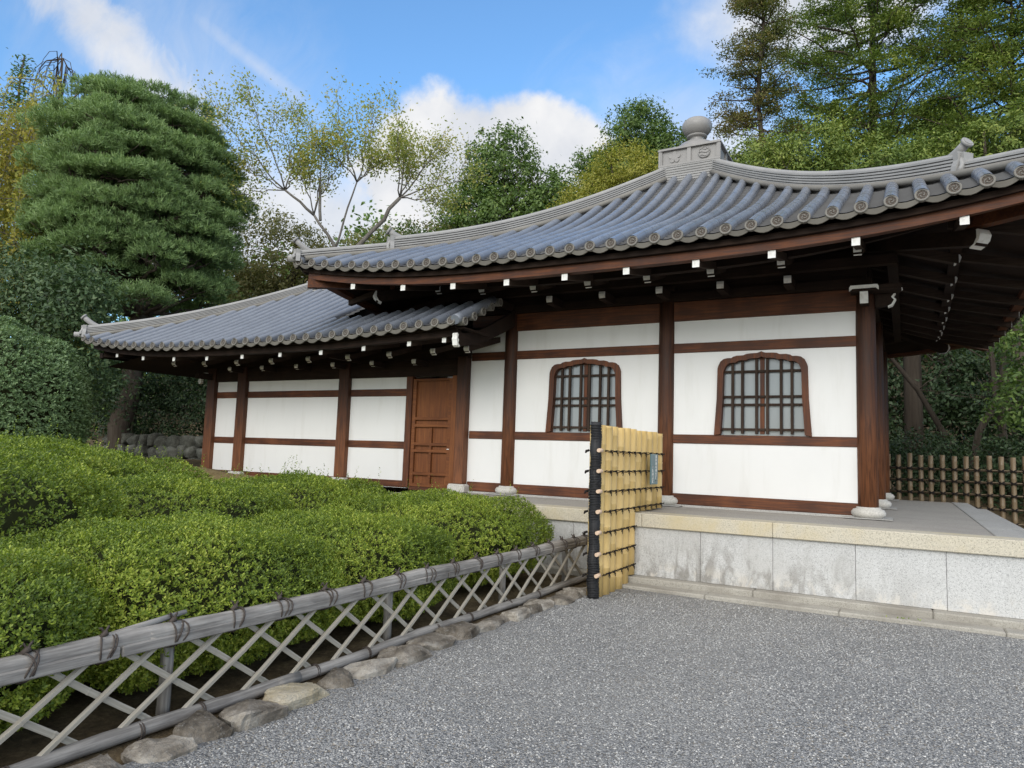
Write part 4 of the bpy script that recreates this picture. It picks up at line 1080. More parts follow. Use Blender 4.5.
# ------------------------------------------------------------------ bamboo wing fence by the platform
gate = thing('bamboo_screen', 'tall wing fence of yellow bamboo canes tied to a charred black post', 'bamboo fence', (-2.83, 7.1, 0))
GX = -2.895
mb = MB(); 
pts = []
for j in range(25):
    z = 1.83*j/24; pts.append((GX+.03+.004*math.sin(j*2.1), 7.06+.004*math.cos(j*1.7), z))
mb.tube(pts, [.056+.004*math.sin(j*1.3)+.002*math.cos(j*3.7) for j in range(25)], 12); gpost = mb.build('post', M['char'], gate)
mb = MB(); P = []
for j in range(1150):
    z = .02+1.79*j/1150; a = j*2*math.pi/11; q = .058+.004*math.sin(z*7)+.0015*math.sin(j*1.7)
    P.append((GX+.03+.004*math.sin(z*13*2.1)+q*math.cos(a), 7.06+q*math.sin(a), z+.002*math.sin(j*.9)))
mb.tube(P, .0075, 4); mb.build('rope_binding', M['char'], gate)
def cane(mb, x, y, z0, z1, r, seg, rr):
    z = z0; P = []; rad = []
    k = rr.uniform(.1, seg)
    nodes = []
    while z0+k < z1: nodes.append(z0+k); k += seg*rr.uniform(.85, 1.15)
    P = [(x, y, z0)]; rad = [r]
    for nz in nodes:
        P += [(x, y, nz-.012), (x, y, nz-.004), (x, y, nz+.003), (x, y, nz+.012)]; rad += [r*.985, r*1.022, r*1.015, r*.975]
    P.append((x, y, z1)); rad.append(r); mb.tube(P, rad, 14)
cane_y = [7.175, 7.335, 7.53, 7.735, 7.94, 8.125, 8.345, 8.55, 8.77, 8.985, 9.205]
rr = random.Random(5)
for i, y in enumerate(cane_y):
    m = MB(); z0 = .012 if y < 8.05 else .83
    zt_ = 1.80+.007*rr.uniform(-1, 1)
    r_ = .099 if i else .085
    cane(m, GX+.006*rr.uniform(-1, 1), y, z0 if y < 8.02 else (.12 if y < 8.15 else z0), zt_, r_, .38, rr)
    m.build('cane', M['bamboo'], gate)
tz = [1.53, 1.315, 1.105, .895, .68, .46, .245]
rp = MB()
for i, z in enumerate(tz):
    y1 = 9.22 if z > .82 else 8.14
    MB().tube([(GX+.095, 6.975, z), (GX+.095, 7.06, z), (GX+.02, 7.22, z), (GX, y1-.1, z)], [.021, .022, .020, .018], 8).build('cross_rail', M['bambooend'], gate)
    m = MB()
    m.tube([(GX+.122, 7.10+(y1-7.10)*k/40, z+.005*math.sin(k*1.9)) for k in range(41)], .005, 5)
    m.tube([(GX+.118, 7.10+(y1-7.10)*k/40, z-.012+.005*math.sin(k*1.3+1)) for k in range(41)], .0045, 5)
    for y in cane_y:
        if y > y1-.02: continue
        yk = y+.09; a = rr.uniform(-.5, .5)
        m.tube([(GX+.121, yk-.017, z-.004), (GX+.131, yk, z+.001), (GX+.121, yk+.018, z-.002)], .0095, 6)
        m.tube([(GX+.128, yk, z-.004), (GX+.136, yk+.008+.02*a, z-.026), (GX+.132, yk+.014+.04*a, z-.055)], [.005, .006, .0035], 5)
        m.tube([(GX+.128, yk, z), (GX+.136, yk-.014+.02*a, z-.014), (GX+.132, yk-.024+.04*a, z-.034)], [.005, .005, .003], 5)
    m.tube([(GX-.04, 7.05, z), (GX-.065, 7.03, z-.01), (GX-.07, 7.02, z-.03)], [.012, .015, .008], 5)
    m.build('tie', M['rope'], gate)
sg = thing('plaque', 'narrow teal plaque with white vertical writing hung on the yellow bamboo fence', 'sign', (GX+.19, 8.59, 1.33))
MB().box(GX+.172, GX+.186, 8.45, 8.73, 1.15, 1.52, .004).build('board', M['plaque'], sg)
lt = MB(); rr = random.Random(11)
def glyph(y, z, s):
    for k in range(rr.randint(3, 4)):
        if rr.random() < .55:
            zz = z+s*(rr.uniform(-.42, .42)); lt.box(GX+.1863, GX+.1875, y-s*.5, y+s*.5, zz-s*.13, zz+s*.13)
        else:
            yy = y+s*rr.uniform(-.35, .35); lt.box(GX+.1864, GX+.1877+.0003*k, yy-s*.16, yy+s*.16, z-s*.5, z+s*.5)
for k in range(8): glyph(8.65, 1.49-.042*k, .038)
for k in range(5): glyph(8.525, 1.365-.044*k, .036)
lt.build('lettering', M['white'], sg)

# ------------------------------------------------------------------ low lattice fence along the planting
lf = thing('lattice_fence', 'low weathered grey lattice fence of split bamboo along the azalea bed', 'fence', (-3.35, 4.0, 0))
LX = -3.35; Y0, Y1 = -1.2, 8.06
rr = random.Random(2)
def wob(y, a=.006): return a*math.sin(y*2.3)+a*.6*math.sin(y*5.1+1)
def rail_run(nm, zc, r, x, parts, n=60, flat=1.0):
    m = MB()
    for (a, b_, dz) in parts:
        P = [(x+wob(a+(b_-a)*k/n), a+(b_-a)*k/n, zc+dz*k/n+wob(a+(b_-a)*k/n+4, .005)) for k in range(n+1)]
        rad = []
        for k in range(n+1):
            y = a+(b_-a)*k/n; nd = abs((y*1.0/.62) % 1-.5)
            rad.append(r*(1+(.05 if nd < .03 else 0)+.02*math.sin(y*3)))
        m.tube(P, rad, 12)
    return m.build(nm, M['grey_y'], lf)
rail_run('top_rail', .487, .046, LX, [(Y0, 2.55, 0), (2.36, Y1, 0)])
# split bamboo strips laid each side below the round rail
for sx in (.043, -.043):
    m = MB()
    for a, b_ in ((Y0, 2.2), (2.21, 5.0), (5.01, Y1)):
        m.box(LX+sx-.010, LX+sx+.010, a, b_, .430, .482, .006)
    m.build('rail_strip', M['grey_y'], lf)
# loose end of the rail where two lengths overlap
MB().tube([(LX-.01, 2.02, .505), (LX-.02, 2.3, .536), (LX-.025, 2.60, .568)], [.022, .019, .012], 6).build('rail_splice', M['grey_y'], lf)
rail_run('bottom_rail', .043, .037, LX+.02, [(Y0, 3.4, 0), (3.2, Y1, 0)])
k = 0; y = Y0+.1
while y < Y1-.62:
    for sgn, dx in ((1, .014), (-1, -.014)):
        m = MB(); ya, yb = (y-.02, y+.63) if sgn > 0 else (y+.64, y+.02)
        ya += rr.uniform(-.012, .012); yb += rr.uniform(-.012, .012)
        h = .0155; z0, z1 = .03, .455; t = .009
        x = LX+dx; dy, dz = yb-ya, z1-z0; L = math.hypot(dy, dz)
        pr = [(-1, -t), (-.5, -t*1.25), (.5, -t*1.25), (1, -t), (.6, t), (-.6, t)]
        nodes = sorted(rr.uniform(.1, .9) for _ in range(2)); us = [0, 1]
        for q in nodes: us += [q-.012, q, q+.012]
        rings = []
        for u in sorted(us):
            wv = 1.12 if u in nodes else 1.0; wb = .0025*math.sin(u*5+k*1.7)
            rings.append([(sgn*b_*wv+wb*.5, h*a*wv+wb, L*u) for a, b_ in pr])
        m.loft(rings, False, True); n_ = m.build('slat', M['slat'], own(lf))
        n_.o.location = (x+3.35, ya-4.0, z0); n_.o.rotation_euler = (-math.atan2(dy, dz), 0, rr.uniform(-.02, .02))
    k += 1; y += .368
for y in (-.6, 1.1, 2.55, 4.40, 6.15, 7.6):
    MB().tube([(LX-.085, y, -.05), (LX-.085, y+.005, .2), (LX-.083, y, .47)], [.036, .033, .034], 10).build('post', M['grey_z'], lf)
y = Y0+.1+.0; i = 0
ty = [1.43, 1.80, 2.145, 2.51, 2.90, 3.225, 3.617, 4.0, 4.386, 4.756, 5.128, 5.5, 5.87, 6.24, 6.6, 6.97, 7.3, 7.62, 7.93]
for y in [-.8, -.43, -.06, .31, .68, 1.05]+ty:
    m = MB()
    for dy in (-.016, .004, .02):
        cz = .475; P = []
        sl = rr.uniform(-.05, .05)
        for j in range(17):
            a = 2*math.pi*j/16
            P.append((LX+.060*math.cos(a), y+dy+sl*math.cos(a)+.03*math.sin(a)*(dy > 0), cz+.062*math.sin(a)))
        m.tube(P, .0045, 5, False)
    m.tube([(LX, y-.02, .535), (LX+.01, y, .552), (LX-.01, y+.018, .538)], [.010, .015, .010], 6)
    for s_ in (-1, 1):
        m.tube([(LX, y, .548), (LX+.01*s_, y+.012*s_, .572+rr.uniform(-.006, .012)), (LX-.006, y+.026*s_, .562+rr.uniform(0, .02))], [.006, .006, .003], 5)
    m.build('tie', M['greyrope'], lf)
for y in [.6, 1.1, 1.75, 2.35, 2.7, 3.55, 4.05, 4.9, 5.4, 6.1, 6.7]:
    m = MB()
    for dy in (-.008, .006):
        m.tube([(LX+.02+.041*math.cos(2*math.pi*j/12), y+dy, .043+.041*math.sin(2*math.pi*j/12)) for j in range(13)], .004, 5, False)
    m.build('tie', M['greyrope'], lf)

# ------------------------------------------------------------------ edging stones, each its own
from mathutils import noise as mnoise
def stone_mesh(lx, ly, lz, seed, rough=.10, n=15, m=11):
    r = random.Random(seed); off = Vector((r.uniform(0, 50), r.uniform(0, 50), r.uniform(0, 50)))
    planes = [(Vector((r.gauss(0, 1), r.gauss(0, 1), r.gauss(0, 1)+.2)).normalized(), r.uniform(.72, .98)) for _ in range(9)]
    rows_ = []
    for i in range(m+1):
        v = -math.pi/2+math.pi*i/m; row = []
        for j in range(n*2):
            u = 2*math.pi*j/(n*2); e = .38
            def sp_(t): return math.copysign(abs(t)**e, t)
            p = Vector((sp_(math.cos(v))*sp_(math.cos(u)), sp_(math.cos(v))*sp_(math.sin(u)), sp_(math.sin(v))))
            for nrm_, o_ in planes:
                dd = p.dot(nrm_)-o_
                if dd > 0: p = p-nrm_*dd*.92
            f = 1+rough*(1.3*mnoise.noise(p*1.4+off)+.9*mnoise.noise(p*3.3+off)+.55*mnoise.noise(p*8+off))
            row.append((p.x*lx/2*f, p.y*ly/2*f, p.z*lz/2*f))
        rows_.append(row)
    mb = MB(); mb.grid(rows_, False, True); return mb
y = -.9; i = 0; rr = random.Random(21)
special = {}
while y < 7.15:
    ln = rr.uniform(.20, .42)*(1.15 if y < 3 else 1.0); lz = rr.uniform(.13, .185)
    yc = y+ln/2; sm_ = stone_mesh(rr.uniform(.23, .29), ln*1.14, lz*1.12, i)
    buff = 3.22 < yc < 3.52
    x0 = -3.135+rr.uniform(-.025, .02)+(.05 if yc > 6.5 else 0)
    o = sm_.build('edging_stone', M['yrock' if buff else 'rock'], None)
    o.o.location = (x0, yc, -.012+rr.uniform(-.015, .012)); o.o.rotation_euler = (rr.uniform(-.06, .06), rr.uniform(-.08, .08), rr.uniform(-.12, .12))
    if buff and 'b' not in special:
        special['b'] = 1; tag(o, 'rounded buff yellow edging stone, the palest in the row under the lattice fence', 'edging stone', 'edging stones under the lattice fence')
    else:
        tag(o, 'rough grey brown edging stone set in the row between lattice fence and gravel', 'edging stone', 'edging stones under the lattice fence')
    y += ln+.006; i += 1

# ------------------------------------------------------------------ bamboo fence behind the terrace
bf = thing('bamboo_fence', 'faded brown four-eyed bamboo fence behind the terrace, in the shade of the trees', 'bamboo fence', (1.4, 16.7, 0))
BY = 16.62; rr = random.Random(9)
x = -.9
while x < 4.2:
    m = MB(); cane(m, x+rr.uniform(-.012, .012), BY, .2, 1.73+rr.uniform(-.02, .03), .047, .4, rr); m.build('cane', M['oldbamboo'], bf); x += .192
for z in (.45, .72, .98, 1.22, 1.45):
    MB().tube([(-.95, BY-.055, z), (4.2, BY-.055, z)], .020, 8).build('cross_rail', M['oldbamboo'], bf)
    m = MB(); x = -.9
    m.tube([(-.95, BY-.082, z), (4.2, BY-.082, z)], .007, 5)
    while x < 4.2:
        m.tube([(x-.055, BY-.075, z+.03), (x, BY-.085, z), (x+.055, BY-.075, z-.03)], .012, 5); m.tube([(x+.05, BY-.075, z+.03), (x, BY-.088, z), (x-.05, BY-.075, z-.03)], .012, 5); x += .192
    m.build('tie', M['rope'], bf)

# ------------------------------------------------------------------ dry stone wall left of the wing
sw = thing('stone_wall', 'dark mossy dry stone wall behind the azaleas at the left end of the wing', 'stone wall', (-17, 12.3, .6))
rr = random.Random(31)
for row in range(5):
    m = MB(); x = -20.0
    while x < -13.0:
        ln = rr.uniform(.35, .62); s_ = stone_mesh(ln, .5, .36, row*50+int(x*7)+999, .07, 8, 6)
        cx, cy, cz = x+ln/2, 12.3+.04*row+rr.uniform(-.04, .04), .35+.29*row+rr.uniform(-.03, .03)
        m.add([(a+cx, b_+cy, c+cz) for a, b_, c in s_.v], s_.f, True); x += ln*.96
    m.build('stone_course', M['wallrock'], sw)

# a weed in the joint of the gutter kerb
tf = thing('grass_tuft', 'small green weed growing in the gravel against the platform kerb', 'weed', (-.05, 7.86, .01)); rr = random.Random(77); m = MB()
for _ in range(46):
    a = rr.uniform(0, 6.28); q = rr.uniform(.01, .09); x, y = -.05+rr.gauss(0, .07), 7.865+rr.uniform(-.02, .02); h = rr.uniform(.015, .045)
    dx, dy = math.cos(a)*q*.5, math.sin(a)*q*.3
    m.add([(x-.004, y, .01), (x+.004, y, .01), (x+dx+.004, y+dy, .01+h), (x+dx-.003, y+dy, .012+h)], [(0, 1, 2, 3)])
m.build('blades', M['lf_azalea'], tf)
# ------------------------------------------------------------------ foliage
def unit(v): return v/np.maximum(1e-9, np.linalg.norm(v, axis=-1, keepdims=True))
def leaves(rg, C, N, L, Wd, droop=0.0, spread=1.0, fold=0.0):
    """leaf-shaped faces at points C with preferred normals N"""
    n = len(C); nn = unit(N+spread*rg.normal(0, .6, (n, 3)))
    d = unit(np.cross(nn, rg.normal(0, 1, (n, 3)))); 
    if droop: d = unit(d+np.array([0, 0, -droop])*rg.uniform(.4, 1.2, (n, 1)))
    s = unit(np.cross(nn, d))
    l = (L*rg.uniform(.6, 1.25, n))[:, None]; w_ = (Wd*rg.uniform(.7, 1.2, n))[:, None]
    up = unit(np.cross(d, s))
    a = C-d*l*.5; b = C+s*w_*.5+up*fold*l-d*l*.05; c = C+d*l*.5; e = C-s*w_*.5+up*fold*l-d*l*.05
    V = np.stack([a, b, c, e], 1).reshape(-1, 3); F = np.arange(n*4).reshape(-1, 4)
    return V, F
def clump_points(rg, blobs, ncl, per, cr, shell=.55, flat=1.0, zmin=-9, density_top=0.0):
    """clusters spread through the outer part of each ellipsoid, leaves spread in each cluster"""
    vols = np.array([b[1][0]*b[1][1]*b[1][2] for b in blobs])**.67; vols /= vols.sum()
    C = []; N = []
    for (c, r), f in zip(blobs, vols):
        k = max(3, int(ncl*f)); d = unit(rg.normal(0, 1, (k, 3)))
        d = d[(d[:, 2] > zmin)]; k = len(d)
        rad = rg.uniform(shell**2, 1, (k, 1))**.5*rg.uniform(.86, 1.10, (k, 1))
        cc = np.array(c)+d*np.array(r)*rad
        csz = cr*rg.uniform(.55, 1.35, (k, 1))
        m = int(per); q = rg.normal(0, .5, (k, m, 3))*np.array([1, 1, flat])*csz[:, None]
        C.append((cc[:, None]+q).reshape(-1, 3))
        nn = unit(d[:, None]*.6+np.array([0, 0, .55])+unit(q+1e-6)*.5); N.append(nn.reshape(-1, 3))
    return np.concatenate(C), np.concatenate(N)
def limb(mb, rr, a, b_, r0, r1, n=6, sag=.0, wig=.05, seg=6):
    a, b_ = Vector(a), Vector(b_); L = (b_-a).length; P = []; rad = []
    for i in range(n+1):
        u = i/n; p = a.lerp(b_, u); p.z += sag*L*math.sin(math.pi*u)
        if 0 < i < n: p += Vector((rr.uniform(-1, 1), rr.uniform(-1, 1), rr.uniform(-.6, .6)))*wig*L
        P.append(tuple(p)); rad.append(r0+(r1-r0)*u)
    mb.tube(P, rad, seg); return P
def tree(name, label, base, blobs, leaf, lsz, ncl, per, cr, seed, trunk=.2, bark='bark', group=None, flat=.75, shell=.5, limbs=14, cat='tree', droop=0, top=None, spread=1.0, zmin=-9, lean=(0, 0)):
    rr = random.Random(seed); rg = np.random.default_rng(seed)
    base = (base[0], base[1], ground_z(base[0], base[1])-.1) if len(base) == 2 else base
    t = thing(name, label, cat, base, group)
    cz = max(b[0][2]+b[1][2]*.5 for b in blobs); cxm = sum(b[0][0] for b in blobs)/len(blobs); cym = sum(b[0][1] for b in blobs)/len(blobs)
    tp = top or (cxm, cym, cz)
    mb = MB(); tr = limb(mb, rr, base, tp, trunk, trunk*.22, 9, 0, .018, 9)
    for i in range(limbs):
        c, r = blobs[rr.randrange(len(blobs))]
        d = Vector((rr.gauss(0, 1), rr.gauss(0, 1), rr.gauss(0, 1))).normalized()
        e = (c[0]+d.x*r[0]*.85, c[1]+d.y*r[1]*.85, c[2]+d.z*r[2]*.8)
        zs = [p for p in tr if p[2] < e[2]-.05*abs(e[2]) and p[2] > base[2]+.25*(tp[2]-base[2])] or tr[3:5]
        s_ = rr.choice(zs[-4:]); u = (Vector(tp)-Vector(base)).length
        k = 1-(s_[2]-base[2])/max(1, (tp[2]-base[2]))
        m_ = limb(mb, rr, s_, e, trunk*(.12+.3*max(0, k)), trunk*.05, 5, .08, .06, 5)
        for _ in range(2):
            q = m_[rr.randint(2, 4)]; limb(mb, rr, q, (q[0]+rr.uniform(-.35, .35)*r[0], q[1]+rr.uniform(-.35, .35)*r[1], q[2]+rr.uniform(.05, .4)*r[2]), trunk*.06, trunk*.02, 3, 0, .08, 4)
    mb.build('trunk', M[bark], t)
    C, N = clump_points(rg, blobs, ncl, per, cr, shell, flat, zmin)
    V, F = leaves(rg, C, N, lsz[0], lsz[1], droop, spread)
    np_mesh('crown', V-np.array(base), F, M[leaf], t); return t

# ---- azaleas: clipped mounds of small leaves on short shoots
def azalea(label, x, y, rx, ry, ztop, seed, per_m2, lsz, sprigs=14, zb=None, leaf='lf_azalea', name='azalea_bush', group='clipped azaleas behind the lattice fence', e_=2.9):
    rg = np.random.default_rng(seed); z0 = ground_z(x, y) if zb is None else zb
    t = thing(name, label, 'shrub', (x, y, z0), group)
    zc = z0+(ztop-z0)*.45; rz = ztop-zc
    ph = rg.uniform(0, 6.28, 8)
    def surf(d):
        e = e_; a = np.abs(d)**e
        k = 1/(a.sum(-1))**(1/e)
        p = d*k[:, None]
        f = 1+.045*np.sin(5*p[:, 0]+ph[0])*np.sin(4*p[:, 1]+ph[1])+.035*np.sin(9*p[:, 1]+ph[2]+3*p[:, 0])+.03*np.sin(11*p[:, 0]+ph[3]-4*p[:, 2])
        lowcut = np.where(p[:, 2] < 0, 1-.06*p[:, 2]**2, 1)
        q = p*f[:, None]*lowcut[:, None]
        return np.stack([x+q[:, 0]*rx, y+q[:, 1]*ry, np.where(q[:, 2] > 0, zc+q[:, 2]*rz, zc+q[:, 2]*(zc-z0)*.97)], -1)
    area = 2*math.pi*((rx*ry)**.8+(rx*rz)**.8+(ry*rz)**.8)/3*1.15
    ns = int(area*per_m2/5)
    d = unit(rg.normal(0, 1, (ns*6, 3))); d = d[d[:, 2] > -.93]; ep = 1e-3
    T1 = unit(np.cross(d, [0.3, .2, .93])); T2 = unit(np.cross(d, T1)); P = surf(d)
    ar = np.linalg.norm(np.cross(surf(unit(d+T1*ep))-P, surf(unit(d+T2*ep))-P), axis=1)
    pr_ = ar/ar.sum(); pick = rg.choice(len(d), min(ns, len(d)), replace=True, p=pr_); d = unit(d[pick]+rg.normal(0, .012, (len(pick), 3))); P = surf(d)
    T1 = unit(np.cross(d, [0.3, .2, .93])); T2 = unit(np.cross(d, T1))
    Nn = unit(np.cross(surf(unit(d+T1*ep))-P, surf(unit(d+T2*ep))-P)); Nn *= np.sign((Nn*d).sum(-1, keepdims=True))
    depth = rg.uniform(0, 1, (len(P), 1))**1.3*.13-.012
    ax = unit(Nn*.75+np.array([0, 0, .55])+rg.normal(0, .28, Nn.shape)); P = P-Nn*depth
    k = 5; n = len(P)
    a1 = unit(np.cross(ax, rg.normal(0, 1, ax.shape))); a2 = np.cross(ax, a1)
    th = (np.arange(k)*2.4)[None]+rg.uniform(0, 6.28, (n, 1)); op = rg.uniform(.5, 1.25, (n, k))
    dr = (a1[:, None]*np.cos(th)[..., None]+a2[:, None]*np.sin(th)[..., None])*np.sin(op)[..., None]+ax[:, None]*np.cos(op)[..., None]
    l = lsz[0]*rg.uniform(.7, 1.25, (n, k, 1)); w_ = lsz[1]*rg.uniform(.8, 1.2, (n, k, 1))
    s_ = unit(np.cross(dr, ax[:, None]+1e-4)); o = P[:, None]-ax[:, None]*np.arange(k)[None, :, None]*.005
    # sprigs that outgrew the last clipping
    parts = [(o, dr, s_, l, w_)]
    top = P[(Nn[:, 2] > .75)]
    if sprigs and len(top):
        sp = top[rg.integers(0, len(top), sprigs)]; m = 12
        hgt = rg.uniform(.05, .27, (sprigs, 1, 1)); u = (np.arange(m)/m)[None, :, None]
        ld = rg.normal(0, .15, (sprigs, 1, 3))+np.array([0, 0, 1]); oo = sp[:, None]+ld*hgt*u
        t2 = rg.uniform(0, 6.28, (sprigs, m)); dd = unit(np.stack([np.cos(t2), np.sin(t2), np.full_like(t2, .75)], -1))
        parts.append((oo, dd, unit(np.cross(dd, [0, 0, 1.0])), lsz[0]*rg.uniform(.8, 1.2, (sprigs, m, 1)), lsz[1]*rg.uniform(.8, 1.2, (sprigs, m, 1))))
    Vs = []
    for o, dr, s_, l, w_ in parts:
        v = np.stack([o, o+dr*l*.55+s_*w_*.5, o+dr*l, o+dr*l*.55-s_*w_*.5], 2); Vs.append(v.reshape(-1, 3))
    V = np.concatenate(Vs); V = V-np.array((x, y, z0)); F = np.arange(len(V)).reshape(-1, 4)
    np_mesh('foliage', V, F, M[leaf], t)
    # closed dark core with the inner shade in its colour, plus stems
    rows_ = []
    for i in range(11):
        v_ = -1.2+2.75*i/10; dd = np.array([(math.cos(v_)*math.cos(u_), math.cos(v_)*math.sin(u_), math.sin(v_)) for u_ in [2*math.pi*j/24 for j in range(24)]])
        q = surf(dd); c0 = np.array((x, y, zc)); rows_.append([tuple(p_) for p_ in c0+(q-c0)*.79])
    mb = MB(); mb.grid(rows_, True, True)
    rr = random.Random(seed)
    for _ in range(7):
        a = rr.uniform(0, 6.28); bx_, by_ = x+.25*rx*math.cos(a), y+.25*ry*math.sin(a)
        limb(mb, rr, (bx_, by_, z0-.03), (x+.75*rx*math.cos(a), y+.75*ry*math.sin(a), zc+.2*rz), .016, .007, 4, 0, .05, 5)
    mb.build('twigs', M['twig'], t); return t
#AZ
az_specs = [
 ('foreground azalea mound at the bottom left, cut by the photo edge', -4.36, 1.55, .98, 1.0, .90, 27200, (0.0221, 0.0112), 8),
 ('dense azalea mound behind the overlapped joint of the lattice fence rail', -4.34, 3.15, .97, 1.05, .93, 26400, (0.0221, 0.0112), 12),
 ('azalea mound against the middle of the lattice fence, left of the long right hand mound', -4.38, 4.75, .98, 1.0, .89, 24000, (0.0230, 0.0114), 12),
 ('long azalea mound tapering towards the bamboo screen, in front of the platform', -4.62, 6.70, 1.14, 1.30, .98, 17250, (0.0248, 0.0122), 16),
 ('azalea mound in front of the wing door', -6.35, 6.35, 1.10, 1.10, 1.10, 12750, (0.0285, 0.0141), 18),
 ('rounded azalea in the second row with a dark gap at its left foot', -6.15, 4.35, 1.15, 1.12, 1.12, 13500, (0.0276, 0.0138), 12),
 ('pale azalea mound with tall sprigs, second row at the left edge', -6.1, 2.45, 1.25, 1.22, 1.34, 15000, (0.0267, 0.0133), 26),
 ('azalea mound in the third row below the big clipped bush', -8.2, 3.75, 1.35, 1.25, 1.42, 9750, (0.0313, 0.0158), 30),
 ('azalea mound in the third row in front of the stone wall', -8.4, 5.1, 1.3, 1.1, 1.30, 9750, (0.0313, 0.0158), 18),
 ('azalea mound against the wing sill under the left wide plaster panel', -7.85, 7.65, 1.15, .85, 1.02, 8250, (0.0340, 0.0173), 16),
 ('azalea mound beside the dry bank, left of the wing corner', -10.7, 5.5, 1.7, 1.2, 1.42, 7800, (0.0350, 0.0179), 22),
 ('farthest azalea mound in front of the mossy stone wall', -13.6, 7.7, 1.2, .8, 1.08, 3600, (0.0423, 0.0204), 14),
]
for i, (lb, x, y, rx, ry, zt_, pm, ls_, spn) in enumerate(az_specs): azalea(lb, x, y, rx, ry, zt_, 100+i, pm, ls_, int(spn*3))
# ------------------------------------------------------------------ trees and shrubs round the hall
def T(*a, **k): return tree(*a, **k)
# big clipped bush at the left edge
azalea('large rounded dark green clipped bush at the left edge of the photo', -14.35, 6.85, 1.42, 1.4, 3.50, 301, 5200, (.060, .028), 0, .5, 'lf_clip', 'clipped_bush', None, 2.05)
# black pine: needle tufts in layered pads
def pine():
    rr = random.Random(41); rg = np.random.default_rng(41); cx, cy = -19.5, 12.5
    base = (cx, cy, ground_z(cx, cy)-.1)
    t = thing('pine_tree', 'big rounded dark pine with layered needle pads, left of the wing roof', 'pine tree', base)
    mb = MB(); tr = limb(mb, rr, base, (cx+.3, cy, 11.2), .32, .07, 10, 0, .02, 9)
    pads = []
    def pad(dx, dy, z, r, h): pads.append((np.array((cx+dx, cy+dy, z)), r, h))
    ringspec = [(11.4, .0, 1, .9, .34), (11.2, 1.05, 7, .85, .36), (10.7, 1.75, 11, .85, .38), (10.1, 2.15, 11, .9, .38), (9.5, 2.4, 13, .92, .40), (8.8, 2.55, 14, .95, .42), (8.1, 2.6, 14, .95, .42), (7.6, 2.55, 12, .95, .42), (7.1, 2.5, 13, .95, .5), (6.4, 2.4, 12, .95, .5), (5.6, 2.2, 11, .95, .5)]
    for z, R_, n, pr, ph in ringspec:
        a0 = rr.uniform(0, 6.28)
        for k_ in range(n):
            a = a0+2*math.pi*k_/n+rr.uniform(-.2, .2); q = R_*rr.uniform(.70, .90)
            # a gap towards the camera side lets sky and limbs show below the crown top
            if abs(z-10.1) < .1 and k_ in (8, 9): continue
            pad(q*math.cos(a), q*math.sin(a), z+rr.uniform(-.42, .42), pr*rr.uniform(.8, 1.2), ph*rr.uniform(.85, 1.2))
    for z, R_, n in ((10.0, .9, 3), (8.8, 1.2, 4), (7.6, 1.3, 5), (6.4, 1.2, 5)):
        for k_ in range(n):
            a = 6.28*k_/n+z; pad(R_*math.cos(a), R_*math.sin(a), z-.3, .9, .4)
    for _ in range(60):       # stray pads that break up the tiers
        a = rr.uniform(0, 6.28); v = rr.uniform(-.5, 1.2); pad(2.25*math.cos(v)*math.cos(a), 2.25*math.cos(v)*math.sin(a), 8.5+2.6*math.sin(v), rr.uniform(.5, .8), rr.uniform(.32, .5))
    C = []; D = []
    for c, r, h in pads:
        k_ = int(300*r*r); d = unit(rg.normal(0, 1, (k_, 3))); d[:, 2] = np.abs(d[:, 2])*1.0-.12
        p = c+d*np.array([r, r, h])*rg.uniform(.55, 1.05, (k_, 1)); C.append(p); D.append(unit(d*np.array([1, 1, .8])+np.array([0, 0, .75])))
        s_ = min(tr, key=lambda q: abs(q[2]-(c[2]-.6)))
        limb(mb, rr, s_, (c[0], c[1], c[2]-h*.35), .075, .03, 6, -.03, .05, 6)
        for _ in range(5): limb(mb, rr, (c[0]+rr.uniform(-.2, .2), c[1]+rr.uniform(-.2, .2), c[2]-h*.35), (c[0]+rr.uniform(-.7, .7)*r, c[1]+rr.uniform(-.7, .7)*r, c[2]+.1*h), .02, .008, 3, 0, .1, 4)
    mb.build('trunk', M['bark'], t)
    C = np.concatenate(C); D = np.concatenate(D); n = len(C); m = 13
    a1 = unit(np.cross(D, rg.normal(0, 1, D.shape))); a2 = np.cross(D, a1); th = rg.uniform(0, 6.28, (n, m)); op = rg.uniform(.15, 1.2, (n, m))
    dr = (a1[:, None]*np.cos(th)[..., None]+a2[:, None]*np.sin(th)[..., None])*np.sin(op)[..., None]+D[:, None]*np.cos(op)[..., None]
    l = rg.uniform(.07, .145, (n, m, 1)); s_ = unit(np.cross(dr, rg.normal(0, 1, (n, m, 3))))*.0095
    o = C[:, None]+rg.normal(0, .03, (n, m, 3))
    V = np.stack([o-s_, o+s_, o+dr*l+s_*.5, o+dr*l-s_*.5], 2).reshape(-1, 3); F = np.arange(len(V)).reshape(-1, 4)
    np_mesh('crown', V-np.array(base), F, M['lf_pine'], t)
pine()
